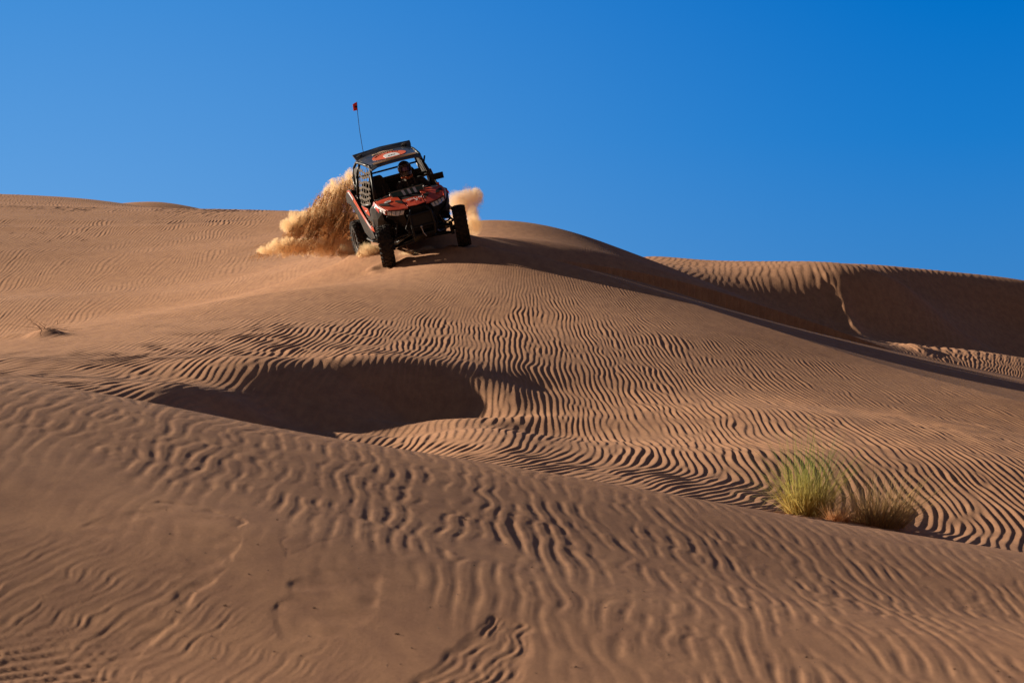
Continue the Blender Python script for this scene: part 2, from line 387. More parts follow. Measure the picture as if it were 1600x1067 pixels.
# coarse continuation under and behind the photographer
bx_ = np.concatenate([-np.geomspace(4000, 12, 24), np.linspace(-10.8, 10.8, 37), np.geomspace(12, 4000, 24)]); by_ = np.concatenate([-np.geomspace(4000, 12, 24), np.linspace(-10, 1.2, 20)])
BY, BX = np.meshgrid(by_, bx_, indexing='ij')
fb = smooth(15, 60, np.hypot(BX, BY)); BZ = tps(np.clip(BX,-14,14), np.clip(BY,-14,2))*(1-fb)+(-3.0)*fb
nb = len(co)//3
co2 = np.stack([BX, BY, BZ], -1).astype(np.float32).reshape(-1)
idx = np.arange(BX.size).reshape(BX.shape)+nb
q2 = np.stack([idx[:-1,:-1], idx[:-1,1:], idx[1:,1:], idx[1:,:-1]], -1).reshape(-1, 4).astype(np.int32)
co = np.concatenate([co, co2]); q = np.concatenate([q, q2])
me.vertices.add(len(co)//3); me.vertices.foreach_set("co", co)
me.loops.add(q.size); me.loops.foreach_set("vertex_index", q.reshape(-1))
me.polygons.add(len(q)); me.polygons.foreach_set("loop_start", np.arange(0, q.size, 4, dtype=np.int32))
me.update(calc_edges=True)
me.polygons.foreach_set("use_smooth", np.ones(len(q), bool))
sand = bpy.data.objects.new("sand_dunes", me); C.objects.link(sand); sand["kind"] = "structure"
def ground_z(x, y):
    a = np.array([x], float); b = np.array([y], float)
    return float((macro(a, b)+details(a, b))[0])

# ---------------------------------------------------------------- sand material
def new_mat(name):
    m = bpy.data.materials.new(name); m.use_nodes = True
    nt = m.node_tree; return m, nt, nt.nodes['Principled BSDF']
def sand_material():
    m, nt, b = new_mat("sand")
    N = nt.nodes.new; L = nt.links.new
    geo = N('ShaderNodeNewGeometry')
    n1 = N('ShaderNodeTexNoise'); n1.inputs['Scale'].default_value = 0.35; n1.inputs['Detail'].default_value = 4
    n2 = N('ShaderNodeTexNoise'); n2.inputs['Scale'].default_value = 90; n2.inputs['Detail'].default_value = 3
    n3 = N('ShaderNodeTexNoise'); n3.inputs['Scale'].default_value = 420; n3.inputs['Detail'].default_value = 2
    for n in (n1, n2, n3): L(geo.outputs['Position'], n.inputs['Vector'])
    r1 = N('ShaderNodeValToRGB'); r1.color_ramp.elements[0].position = 0.3; r1.color_ramp.elements[1].position = 0.7
    r1.color_ramp.elements[0].color = (0.51, 0.270, 0.150, 1); r1.color_ramp.elements[1].color = (0.55, 0.303, 0.178, 1)
    L(n1.outputs['Fac'], r1.inputs[0])
    mx = N('ShaderNodeMix'); mx.data_type = 'RGBA'; mx.blend_type = 'MULTIPLY'; mx.inputs[0].default_value = 1.0
    r2 = N('ShaderNodeValToRGB'); r2.color_ramp.elements[0].position = 0.25; r2.color_ramp.elements[1].position = 0.75
    r2.color_ramp.elements[0].color = (0.78, 0.77, 0.76, 1); r2.color_ramp.elements[1].color = (1.0, 1.0, 1.0, 1)
    L(n2.outputs['Fac'], r2.inputs[0]); L(r1.outputs[0], mx.inputs[6]); L(r2.outputs[0], mx.inputs[7])
    # thin streaks where darker grains have gathered
    mp = N('ShaderNodeMapping'); mp.inputs['Scale'].default_value = (3.2, 0.9, 2.0); L(geo.outputs['Position'], mp.inputs['Vector'])
    n4 = N('ShaderNodeTexNoise'); n4.inputs['Scale'].default_value = 2.2; n4.inputs['Detail'].default_value = 7; n4.inputs['Roughness'].default_value = 0.72; L(mp.outputs[0], n4.inputs['Vector'])
    r4 = N('ShaderNodeValToRGB'); r4.color_ramp.elements[0].position = 0.36; r4.color_ramp.elements[0].color = (0.80, 0.77, 0.79, 1); r4.color_ramp.elements[1].position = 0.60; r4.color_ramp.elements[1].color = (1.03, 1.02, 1.0, 1)
    L(n4.outputs['Fac'], r4.inputs[0])
    mx4 = N('ShaderNodeMix'); mx4.data_type = 'RGBA'; mx4.blend_type = 'MULTIPLY'; mx4.inputs[0].default_value = 1.0
    L(mx.outputs[2], mx4.inputs[6]); L(r4.outputs[0], mx4.inputs[7])
    L(mx4.outputs[2], b.inputs['Base Color'])
    b.inputs['Roughness'].default_value = 0.95; b.inputs['Specular IOR Level'].default_value = 0.12
    add = N('ShaderNodeMath'); add.operation = 'ADD'; L(n2.outputs['Fac'], add.inputs[0]); L(n3.outputs['Fac'], add.inputs[1])
    bp = N('ShaderNodeBump'); bp.inputs['Strength'].default_value = 0.35; bp.inputs['Distance'].default_value = 0.0025
    L(add.outputs[0], bp.inputs['Height']); L(bp.outputs[0], b.inputs['Normal'])
    return m
SAND = sand_material(); me.materials.append(SAND)
# ---------------------------------------------------------------- small modelling kit
def V(*a): return Vector(a)
def tag(o, label=None, cat=None, group=None, kind=None):
    if label: o["label"] = label
    if cat: o["category"] = cat
    if group: o["group"] = group
    if kind: o["kind"] = kind
    return o
def mobj(name, bm, mat, parent=None, smooth=False, bevel=0.0, subd=0):
    bmesh.ops.recalc_face_normals(bm, faces=bm.faces)
    me = bpy.data.meshes.new(name); bm.to_mesh(me); bm.free()
    if smooth:
        me.polygons.foreach_set("use_smooth", [True]*len(me.polygons))
    o = bpy.data.objects.new(name, me); C.objects.link(o)
    for m in (mat if isinstance(mat, (list, tuple)) else [mat]): me.materials.append(m)
    if parent: o.parent = parent
    if bevel:
        b = o.modifiers.new("bevel", 'BEVEL'); b.width = bevel; b.segments = 2; b.limit_method = 'ANGLE'; b.angle_limit = math.radians(35)
    if subd:
        s = o.modifiers.new("subd", 'SUBSURF'); s.levels = subd; s.render_levels = subd
    return o
def NB(): return bmesh.new()
def seg(bm, a, b, r, r2=None, n=10, mi=0):
    a, b = Vector(a), Vector(b); d = b-a; L = d.length
    if L < 1e-6: return
    q = d.to_track_quat('Z', 'Y').to_matrix().to_4x4()
    g = bmesh.ops.create_cone(bm, cap_ends=True, segments=n, radius1=r, radius2=r if r2 is None else r2, depth=L, matrix=Matrix.Translation((a+b)/2) @ q)
    if mi:
        for v in g['verts']:
            for f in v.link_faces: f.material_index = mi
def ball(bm, c, r, u=8, v=6, sc=(1,1,1)):
    bmesh.ops.create_uvsphere(bm, u_segments=u, v_segments=v, radius=r, matrix=Matrix.Translation(Vector(c)) @ Matrix.Diagonal((sc[0],sc[1],sc[2],1)))
def tube(bm, pts, r, n=8):
    for a, b in zip(pts[:-1], pts[1:]): seg(bm, a, b, r, n=n)
    for p in pts[1:-1]: ball(bm, p, r*1.0, n, 6)
def box(bm, c, s, rot=None, taper=1.0):
    M = Matrix.Translation(Vector(c))
    if rot is not None: M = M @ Euler(rot).to_matrix().to_4x4()
    g = bmesh.ops.create_cube(bm, size=1.0, matrix=M @ Matrix.Diagonal((s[0], s[1], s[2], 1)))
    return g
def slab(bm, pts, off, mi=0):
    """closed plate: outline pts thickened by the vector off"""
    pts = [Vector(p) for p in pts]; off = Vector(off)
    a = [bm.verts.new(p) for p in pts]; b = [bm.verts.new(p+off) for p in pts]
    n = len(pts); fs = [bm.faces.new(a[::-1]), bm.faces.new(b)]
    for i in range(n): fs.append(bm.faces.new((a[i], a[(i+1)%n], b[(i+1)%n], b[i])))
    for f in fs: f.material_index = mi
def loft(bm, rows, off=None):
    """surface through rows of points, thickened by off when given"""
    def lay(rs): return [[bm.verts.new(Vector(p)) for p in r] for r in rs]
    A = lay(rows); nr, nc = len(A), len(A[0])
    for i in range(nr-1):
        for j in range(nc-1): bm.faces.new((A[i][j], A[i][j+1], A[i+1][j+1], A[i+1][j]))
    if off is not None:
        B = lay([[Vector(p)+Vector(off) for p in r] for r in rows])
        for i in range(nr-1):
            for j in range(nc-1): bm.faces.new((B[i][j], B[i+1][j], B[i+1][j+1], B[i][j+1]))
        ring = [(0,j) for j in range(nc)]+[(i,nc-1) for i in range(1,nr)]+[(nr-1,j) for j in range(nc-2,-1,-1)]+[(i,0) for i in range(nr-2,0,-1)]
        for k in range(len(ring)):
            (i,j),(p,q) = ring[k], ring[(k+1)%len(ring)]
            bm.faces.new((A[i][j], A[p][q], B[p][q], B[i][j]))
def mx(pts, s): return [(p[0]*s, p[1], p[2]) for p in pts]

# ---------------------------------------------------------------- materials of the made things
def paint(name, col, rough=0.4, metal=0.0, coat=0.0, dust=0.25, scale=6.0, spec=0.5):
    """paint or plastic with a thin uneven film of sand dust"""
    m, nt, b = new_mat(name); N = nt.nodes.new; L = nt.links.new
    tc = N('ShaderNodeTexCoord'); n = N('ShaderNodeTexNoise'); n.inputs['Scale'].default_value = scale; n.inputs['Detail'].default_value = 8; n.inputs['Roughness'].default_value = 0.7
    L(tc.outputs['Object'], n.inputs['Vector'])
    r = N('ShaderNodeMapRange'); r.inputs['From Min'].default_value = 0.42; r.inputs['From Max'].default_value = 0.8; r.inputs['To Max'].default_value = dust
    L(n.outputs['Fac'], r.inputs['Value'])
    mix = N('ShaderNodeMix'); mix.data_type = 'RGBA'; mix.inputs[6].default_value = (*col, 1); mix.inputs[7].default_value = (0.36, 0.22, 0.13, 1)
    L(r.outputs[0], mix.inputs[0]); L(mix.outputs[2], b.inputs['Base Color'])
    rr = N('ShaderNodeMapRange'); rr.inputs['To Min'].default_value = rough; rr.inputs['To Max'].default_value = min(1, rough+0.45)
    L(r.outputs[0], rr.inputs['Value']); L(rr.outputs[0], b.inputs['Roughness'])
    b.inputs['Metallic'].default_value = metal; b.inputs['Coat Weight'].default_value = coat; b.inputs['Coat Roughness'].default_value = 0.15
    b.inputs['Specular IOR Level'].default_value = spec
    return m
M_ORANGE = paint("orange_paint", (0.50, 0.045, 0.010), 0.38, coat=0.30, dust=0.30)
M_BLACK = paint("black_plastic", (0.007, 0.007, 0.008), 0.6, dust=0.10, spec=0.22)
M_ROOF = paint("roof_gloss", (0.028, 0.034, 0.045), 0.28, coat=0.5, dust=0.22)
M_TUBE = paint("cage_tube", (0.009, 0.009, 0.010), 0.45, dust=0.04, spec=0.3)
M_RUBBER = paint("tyre_rubber", (0.011, 0.011, 0.012), 0.8, dust=0.18, scale=14, spec=0.25)
M_RIM = paint("rim_alloy", (0.09, 0.09, 0.095), 0.4, metal=0.7, dust=0.45)
M_STEEL = paint("bare_steel", (0.35, 0.35, 0.36), 0.35, metal=0.9, dust=0.3)
M_WEB = paint("webbing", (0.055, 0.048, 0.042), 0.9, dust=0.5, scale=20)
M_FABRIC = paint("seat_fabric", (0.018, 0.018, 0.02), 0.85, dust=0.2, scale=12)
M_SUIT = paint("race_suit", (0.022, 0.020, 0.022), 0.85, dust=0.2, scale=18)
M_WHITE = paint("white_vinyl", (0.62, 0.64, 0.68), 0.45, dust=0.35, scale=14)
M_TAN = paint("tan_vinyl", (0.42, 0.27, 0.17), 0.6, dust=0.4, scale=14)
M_GREEN = paint("dark_green_plate", (0.02, 0.06, 0.045), 0.4, dust=0.3, scale=10)
M_RED = paint("red_cloth", (0.90, 0.07, 0.05), 0.8, dust=0.1)
M_AMBER = paint("amber_lens", (0.9, 0.12, 0.01), 0.2, dust=0.1)
M_LENS = paint("lamp_lens", (0.55, 0.56, 0.62), 0.15, metal=0.6, dust=0.2, scale=20)
M_VISOR = paint("goggle_lens", (0.10, 0.06, 0.16), 0.12, metal=0.4, dust=0.1)
M_SKIN = paint("skin", (0.34, 0.18, 0.12), 0.55, dust=0.1)
M_HELM = paint("helmet_shell", (0.06, 0.035, 0.045), 0.3, coat=0.4, dust=0.2)

# ---------------------------------------------------------------- the buggy (front is -y, up is z, its own left is +x)
buggy = bpy.data.objects.new("off_road_buggy", None); C.objects.link(buggy)
buggy.matrix_world = POSE
tag(buggy, "black and orange off-road buggy tilting as it drives over the dune crest, throwing up sand", "buggy")

def tyre_bm(R=0.378, W=0.235, rim=0.195):
    bm = NB(); n = 48
    prof = [(-W*.36,rim),(-W*.46,rim+.03),(-W*.50,rim+.09),(-W*.47,R-.045),(-W*.40,R-.018),(-W*.2,R-.008),(0,R-.005),(W*.2,R-.008),(W*.40,R-.018),(W*.47,R-.045),(W*.50,rim+.09),(W*.46,rim+.03),(W*.36,rim),(W*.3,rim-.008),(-W*.3,rim-.008)]
    ring = []
    for k in range(n):
        a = 2*math.pi*k/n
        ring.append([bm.verts.new((x, r*math.cos(a), r*math.sin(a))) for x, r in prof])
    m = len(prof)
    for k in range(n):
        for j in range(m):
            bm.faces.new((ring[k][j], ring[(k+1)%n][j], ring[(k+1)%n][(j+1)%m], ring[k][(j+1)%m]))
    nk = 25
    for k in range(nk):
        for row in range(4):
            a = 2*math.pi*(k+(0.5 if row in (1,3) else 0))/nk
            x = (-W*.40, -W*.14, W*.14, W*.40)[row]; sk = (0.25,-0.35,0.35,-0.25)[row]
            rr = R-0.004 if row in (1,2) else R-0.017
            M = Matrix.Rotation(a, 4, 'X') @ Matrix.Translation((x, 0, rr)) @ Matrix.Rotation(sk, 4, 'Z') @ Matrix.Rotation((0.35,0,0,-0.35)[row]*(-1), 4, 'Y')
            bmesh.ops.create_cube(bm, size=1.0, matrix=M @ Matrix.Diagonal((W*.22, .048, .030, 1)))
        for sd in (-1, 1):
            a = 2*math.pi*(k+0.25)/nk
            M = Matrix.Rotation(a, 4, 'X') @ Matrix.Translation((sd*W*.485, 0, R-.055))
            bmesh.ops.create_cube(bm, size=1.0, matrix=M @ Matrix.Diagonal((W*.09, .035, .055, 1)))
    return bm
def rim_bm(s, W=0.235, rim=0.195):
    bm = NB(); n = 32
    prof = [(W*.36,rim),(W*.40,rim-.004),(W*.38,rim-.022),(W*.10,rim-.035),(-W*.2,rim-.035),(-W*.36,rim-.01),(-W*.36,rim)]
    ring = []
    for k in range(n):
        a = 2*math.pi*k/n; ring.append([bm.verts.new((s*x, r*math.cos(a), r*math.sin(a))) for x, r in prof])
    for k in range(n):
        for j in range(len(prof)): bm.faces.new((ring[k][j], ring[(k+1)%n][j], ring[(k+1)%n][(j+1)%len(prof)], ring[k][(j+1)%len(prof)]))
    seg(bm, (s*W*.02,0,0), (s*W*.32,0,0), .055, .045, n=16)
    for k in range(8):
        a = 2*math.pi*k/8
        M = Matrix.Rotation(a, 4, 'X') @ Matrix.Translation((s*W*.22, 0, .105))
        bmesh.ops.create_cube(bm, size=1.0, matrix=M @ Matrix.Diagonal((.03, .032, .13, 1)))
    for k in range(24):
        a = 2*math.pi*k/24; ball(bm, (s*W*.405, (rim-.014)*math.cos(a), (rim-.014)*math.sin(a)), .006, 6, 4)
    return bm
def wheel(x, y, z, steer, camber):
    s = 1 if x > 0 else -1
    t = mobj("wheel", tyre_bm(), M_RUBBER, buggy)
    t.location = (x, y, z); t.rotation_euler = (random.uniform(0, 1), math.radians(camber), math.radians(steer)); t.rotation_mode = 'ZYX'
    t.rotation_mode = 'XYZ'
    mobj("rim", rim_bm(s), M_RIM, t, bevel=0.003)
    bm = NB(); n = 24                      # brake disc just inside the rim
    seg(bm, (-s*.02,0,0), (-s*.03,0,0), .13, n=24); mobj("brake_disc", bm, M_STEEL, t)
    return t
FW = [wheel(-.70, -1.12, .378, -11, 3.5), wheel(.755, -1.12, .378, -11, 3.5)]
RW = [wheel(-.765, 1.17, .315, 0, 2), wheel(.72, 1.17, .33, 0, 0)]

# frame tub, floor and skid plate
bm = NB()
loft(bm, [[(-.20,-1.28,.52),(-.20,-1.22,.36),(-.36,-.75,.27),(-.42,.0,.25),(-.42,.8,.25),(-.30,1.35,.42)],
          [(.20,-1.28,.52),(.20,-1.22,.36),(.36,-.75,.27),(.42,.0,.25),(.42,.8,.25),(.30,1.35,.42)]], (0,0,.035))
for s in (-1, 1):
    tube(bm, [(s*.22,-1.25,.50),(s*.40,-.72,.34),(s*.62,-.50,.34),(s*.66,.45,.34),(s*.45,.75,.36),(s*.30,1.38,.50)], .026)
    tube(bm, [(s*.22,-1.25,.50),(s*.24,-1.20,.88),(s*.40,-.65,1.02)], .024)
    tube(bm, [(s*.30,1.38,.50),(s*.38,1.30,1.0),(s*.45,.7,1.02)], .024)
for y, z, w in ((-1.22,.50,.22),(-.70,.34,.40),(.75,.36,.44),(1.36,.5,.30),(-1.18,.86,.24),(1.3,1.0,.38)):
    tube(bm, [(-w,y,z),(w,y,z)], .022)
mobj("frame", bm, M_TUBE, buggy)
# tub walls, gearbox and engine mass that close the view from below
bm = NB()
slab(bm, [(-.40,-.62,.30),(.40,-.62,.30),(.42,-.60,1.05),(-.42,-.60,1.05)], (0,.03,0))
slab(bm, [(-.40,.56,.30),(.40,.56,.30),(.62,.58,1.05),(.60,.60,1.30),(-.60,.60,1.30),(-.62,.58,1.05)], (0,.03,0))
box(bm, (0,-.95,.66), (.34,.56,.5)); box(bm, (0,.95,.62), (.56,.6,.48)); box(bm, (0,-.05,.42), (.20,1.1,.26))
mobj("bulkhead", bm, M_BLACK, buggy, bevel=.02)
bm = NB()
box(bm, (0,1.02,1.0), (1.06,.62,.05)); box(bm, (0,1.32,1.06), (1.06,.03,.16)); box(bm, (-.52,1.02,1.06), (.03,.6,.16)); box(bm, (.52,1.02,1.06), (.03,.6,.16))
mobj("cargo_bed", bm, M_BLACK, buggy, bevel=.01)

# suspension
for s in (-1, 1):
    for z0, z1, nm in ((.36,.31,'lower'),(.52,.47,'upper')):
        bm = NB()
        tube(bm, [(s*.20,-1.30,z0),(s*.57,-1.12,z1)], .019); tube(bm, [(s*.24,-.92,z0),(s*.57,-1.12,z1)], .019)
        seg(bm, (s*.57,-1.12,z1-.04), (s*.57,-1.12,z1+.04), .03)
        mobj("control_arm", bm, M_TUBE, buggy)
    bm = NB(); tube(bm, [(s*.18,-1.08,.45),(s*.58,-1.02,.40)], .011); mobj("steering_rod", bm, M_TUBE, buggy)
    bm = NB(); seg(bm, (s*.57,-1.12,.27), (s*.57,-1.12,.52), .035); seg(bm, (s*.55,-1.12,.385), (s*.72,-1.12,.385), .05); mobj("hub", bm, M_TUBE, buggy)
    for top, bot, L in (((s*.30,-1.02,1.00),(s*.50,-1.12,.42),1),((s*.47,.78,1.10),(s*.60,.98,.44),1)):
        a, b = Vector(top), Vector(bot)
        bm = NB(); seg(bm, a, a.lerp(b,.45), .036, n=14); seg(bm, a.lerp(b,.45), b, .016); seg(bm, a.lerp(b,-.03), a.lerp(b,.05), .045)
        seg(bm, b.lerp(a,.0), b.lerp(a,.08), .045)
        seg(bm, a+Vector((s*.06,.03,-.02)), a.lerp(b,.35)+Vector((s*.06,.03,0)), .022)
        sh = mobj("shock_absorber", bm, M_RIM, buggy)
        bm = NB(); d = (b-a); q = d.to_track_quat('Z','Y'); pts = []
        for k in range(8*12+1):
            t = k/(8*12); w = q @ Vector((.052*math.cos(k/12*2*math.pi), .052*math.sin(k/12*2*math.pi), 0)); pts.append(a+d*(.06+.86*t)+w)
        tube(bm, pts[::2], .009, n=6); mobj("spring", bm, M_BLACK, sh)
    bm = NB()
    loft(bm, [[(s*.46,.05,.40),(s*.52,.05,.40)],[(s*.52,.6,.43),(s*.60,.6,.43)],[(s*.56,1.17,.45),(s*.63,1.17,.45)]], (0,0,-.10))
    mobj("trailing_arm", bm, M_TUBE, buggy, bevel=.012)
    bm = NB(); tube(bm, [(s*.15,1.25,.40),(s*.60,1.2,.30)], .014); tube(bm, [(s*.15,1.25,.55),(s*.60,1.2,.47)], .014); seg(bm, (s*.1,1.17,.42), (s*.66,1.17,.385), .022); mobj("radius_rod", bm, M_TUBE, buggy)

# nose: hood with orange shell and black centre
def hood_rows(s):
    return [[(s*.20,-.50,1.215),(s*.21,-.80,1.165),(s*.20,-1.10,1.085),(s*.17,-1.36,.985)],
            [(s*.40,-.50,1.195),(s*.42,-.80,1.160),(s*.40,-1.08,1.085),(s*.34,-1.31,.990)],
            [(s*.60,-.50,1.150),(s*.63,-.78,1.140),(s*.60,-1.00,1.085),(s*.52,-1.21,1.015)]]
hood = None
bm = NB()
for s in (-1, 1): loft(bm, hood_rows(s), (0,0,-.025))
hood = mobj("hood", bm, M_ORANGE, buggy, bevel=.008)
bm = NB(); loft(bm, [[(-.197,-.50,1.20),(-.205,-.80,1.150),(-.19,-1.10,1.065),(-.155,-1.38,.955)],[(0,-.50,1.205),(0,-.80,1.155),(0,-1.10,1.07),(0,-1.40,.965)],[(.197,-.50,1.20),(.205,-.80,1.150),(.19,-1.10,1.065),(.155,-1.38,.955)]], (0,0,-.03))
mobj("hood_scoop", bm, M_BLACK, hood, bevel=.006)
for s in (-1, 1):   # black graphics on the orange shell
    for P_ in ([(.205,-.52,1.217),(.57,-.52,1.160),(.59,-.62,1.156),(.40,-.66,1.182),(.215,-.74,1.182)],
               [(.205,-1.06,1.103),(.30,-.98,1.122),(.33,-1.04,1.106),(.22,-1.20,1.058)],
               [(.60,-.86,1.124),(.47,-.98,1.117),(.44,-1.12,1.078),(.48,-1.10,1.078),(.60,-.97,1.097)]):
        bm = NB(); ps = [Vector(p) for p in mx(P_, s)]; n_ = (ps[1]-ps[0]).cross(ps[-1]-ps[0]).normalized(); n_ = n_ if n_.z > 0 else -n_
        slab(bm, [p+n_*.0015+V(0,0,.003) for p in ps], n_*.003)
        mobj("hood_graphic", bm, M_BLACK, hood)
bm = NB()          # orange-red bib in the middle of the nose under the plate
loft(bm, [[(-.185,-.98,1.108),(-.165,-1.32,1.008)],[(0,-1.00,1.112),(0,-1.37,1.000)],[(.185,-.98,1.108),(.165,-1.32,1.008)]], (0,0,-.012))
bib = mobj("hood_bib", bm, M_ORANGE, hood, bevel=.003)
def on_bib(x, t): # t 0 rear..1 front
    return Vector((x, -1.00-.34*t, 1.118-.104*t+0.004))
bm = NB()          # slanted white lettering strokes, too small to read, ending in a forked mark
for k, (x, h) in enumerate(((-.13,.5),(-.10,.7),(-.075,.55),(-.05,.7),(-.02,.5),(.005,.7),(.10,.7),(.125,.55),(.15,.65))):
    a = on_bib(x, .38+.05*math.sin(k)); b = on_bib(x+.018, .38-.25*h)
    slab(bm, [a, a+V(.012,0,0), b+V(.012,0,0), b], (0,0,.003))
    if k % 2: slab(bm, [on_bib(x,.30), on_bib(x+.03,.30), on_bib(x+.03,.26), on_bib(x,.26)], (0,0,.003))
for sx in (-1, 1): slab(bm, [on_bib(.05,.62), on_bib(.062,.62), on_bib(.055+sx*.03,.25), on_bib(.045+sx*.03,.25)], (0,0,.003))
mobj("nose_lettering", bm, M_WHITE, hood)
for s, ang in ((-1,.2),(1,-.1)):    # pale oval stickers on both shoulders of the hood
    bm = NB(); c = V(s*.44,-.93,1.135) if s < 0 else V(s*.52,-.70,1.163)
    g = bmesh.ops.create_cone(bm, cap_ends=True, segments=20, radius1=.055, radius2=.055, depth=.006, matrix=Matrix.Translation(c) @ Euler((.24,s*.10,ang)).to_matrix().to_4x4() @ Matrix.Diagonal((1.25,.7,1,1)))
    st = mobj("hood_sticker", bm, M_WHITE, hood)
    bm = NB(); box(bm, c+V(0,0,.005), (.07,.014,.003), (.24,s*.10,ang)); mobj("sticker_mark", bm, M_RIM, hood)
# race plate on a stand in front of the windscreen opening
bm = NB(); slab(bm, [(-.33,-.66,1.25),(.33,-.66,1.25),(.31,-.80,1.135),(-.31,-.80,1.135)], (0,.012,.014)); plate = mobj("race_plate", bm, M_GREEN, buggy, bevel=.004)
bm = NB()
def on_plate(u, v): # u -1..1, v 0 bottom..1 top
    return Vector((u*(.31+.02*v), -.80+.14*v, 1.135+.115*v)) + V(0,-.004,-.0)
for u in (-.28, .06, .40):
    bm = NB(); slab(bm, [on_plate(u,.10), on_plate(u+.15,.10), on_plate(u+.10,.92), on_plate(u-.05,.92)], (0,-.003,.003)); mobj("plate_figure", bm, M_WHITE, plate)
bm = NB()
for u0, u1 in ((-.98,-.93),(.93,.98)): slab(bm, [on_plate(u0,.02), on_plate(u1,.02), on_plate(u1,.98), on_plate(u0,.98)], (0,-.003,.003))
slab(bm, [on_plate(-.9,.93), on_plate(.9,.93), on_plate(.9,.98), on_plate(-.9,.98)], (0,-.003,.003))
mobj("plate_border", bm, M_TAN, plate)
for s in (-1,1):
    bm = NB(); tube(bm, [(s*.30,-.72,1.15),(s*.30,-.72,1.20),(s*.325,-.72,1.21)], .010); ball(bm, (s*.325,-.72,1.21), .022); mobj("plate_bracket", bm, M_STEEL, plate)

# headlights and fascia
for s in (-1, 1):
    P_ = mx([(.245,-1.370,.960),(.355,-1.335,.975),(.545,-1.225,1.005),(.560,-1.215,.925),(.40,-1.320,.880),(.285,-1.365,.880)], s)
    bm = NB(); slab(bm, P_, (0,.05,0)); hl = mobj("headlight", bm, M_LENS, buggy, bevel=.004)
    for k in range(4):
        bm = NB(); t = (k+.5)/4; c = Vector(P_[0]).lerp(Vector(P_[2]), t).lerp(Vector(P_[5]).lerp(Vector(P_[3]), t), .5)+V(0,-.004,0)
        for dz in (-.018, .018):
            seg(bm, c+V(0,0,dz), c+V(0,-.006,dz), .019, n=12)
        mobj("lamp", bm, M_WHITE, hl)
    bm = NB()
    for a, b in zip(P_, P_[1:]+P_[:1]): seg(bm, Vector(a)+V(0,-.004,0), Vector(b)+V(0,-.004,0), .007)
    for t in (.25,.5,.75): seg(bm, Vector(P_[0]).lerp(Vector(P_[2]), t)+V(0,-.012,0), Vector(P_[5]).lerp(Vector(P_[3]), t)+V(0,-.012,0), .004)
    mobj("lamp_bezel", bm, M_BLACK, hl)
    bm = NB()   # black cheek under the lamp
    loft(bm, [mx([(.20,-1.385,.955),(.285,-1.375,.875),(.22,-1.36,.62)], s), mx([(.26,-1.375,.870),(.42,-1.325,.870),(.30,-1.32,.64)], s), mx([(.56,-1.22,.915),(.57,-1.20,.90),(.36,-1.20,.70)], s)], (0,.02,0))
    mobj("front_cheek", bm, M_BLACK, buggy)
    bm = NB()   # orange side pod between lamp and door
    slab(bm, mx([(.635,-.60,1.165),(.650,-.78,1.145),(.620,-1.00,1.095),(.560,-1.205,1.020),(.572,-1.205,.935),(.655,-.98,1.010),(.690,-.74,1.060),(.685,-.58,1.075)], s), (-s*.03,.0,-.01))
    pod = mobj("fender_panel", bm, M_ORANGE, buggy, bevel=.004)
    bm = NB()
    slab(bm, mx([(.648,-.80,1.128),(.635,-.98,1.088),(.575,-1.19,1.010),(.580,-1.19,.955),(.655,-.98,1.028),(.680,-.80,1.072)], s), (s*.006,-.003,.004))
    mobj("side_decal", bm, M_WHITE, pod)
    bm = NB()
    for k in range(5):
        y0 = -.84-.065*k; slab(bm, mx([(.668,y0,1.085+.13*(y0+.84)+.012),(.668,y0-.022,1.085+.13*(y0+.84)+.010),(.674,y0-.030,1.055+.2*(y0+.84)),(.674,y0-.010,1.055+.2*(y0+.84))], s), (s*.008,0,.0))
    slab(bm, mx([(.668,-.835,1.098),(.668,-1.12,1.060),(.668,-1.12,1.056),(.668,-.835,1.092)], s), (s*.008,0,0))
    mobj("side_lettering", bm, M_RED, pod)
    bm = NB()   # black flare over the front wheel
    loft(bm, [mx([(.56,-1.17,.98),(.62,-.98,1.06),(.655,-.74,1.12),(.67,-.52,1.09)], s), mx([(.63,-1.12,.975),(.70,-.94,1.03),(.735,-.72,1.07),(.73,-.52,1.03)], s), mx([(.60,-1.04,.84),(.69,-.90,.86),(.735,-.66,.86),(.74,-.50,.84)], s), mx([(.50,-.98,.72),(.60,-.84,.70),(.69,-.60,.62),(.73,-.48,.58)], s)], (-s*.012,.012,-.008))
    slab(bm, mx([(.42,-.60,1.05),(.66,-.58,1.07),(.72,-.56,.84),(.70,-.54,.60),(.42,-.56,.45)], s), (0,.02,0))
    mobj("wheel_flare", bm, M_BLACK, buggy)
bm = NB(); ball(bm, (.615,-.60,1.185), .030, 12, 8, (1,1,.8)); tag(mobj("indicator_lamp", bm, M_AMBER, buggy, smooth=True))
bm = NB()          # grille
slab(bm, [(-.20,-1.39,.95),(.20,-1.39,.95),(.22,-1.37,.60),(-.22,-1.37,.60)], (0,.05,0))
gr = mobj("grille", bm, M_BLACK, buggy)
bm = NB()
for i in range(9):
    for j in range(7):
        c = V(-.17+.0425*i+(.02 if j%2 else 0), -1.402, .64+.042*j)
        for k in range(6):
            a0, a1 = math.pi/3*k, math.pi/3*(k+1)
            seg(bm, c+V(.019*math.sin(a0),0,.019*math.cos(a0)), c+V(.019*math.sin(a1),0,.019*math.cos(a1)), .003, n=4)
mobj("grille_mesh", bm, M_TUBE, gr)
bm = NB()          # tube bumper and skid
for s in (-1, 1):
    tube(bm, [(s*.17,-1.26,.40),(s*.20,-1.50,.46),(s*.215,-1.53,.62),(s*.20,-1.50,.86),(s*.15,-1.40,.93)], .022)
    tube(bm, [(s*.20,-1.50,.46),(s*.30,-1.36,.62),(s*.20,-1.50,.86)], .017)
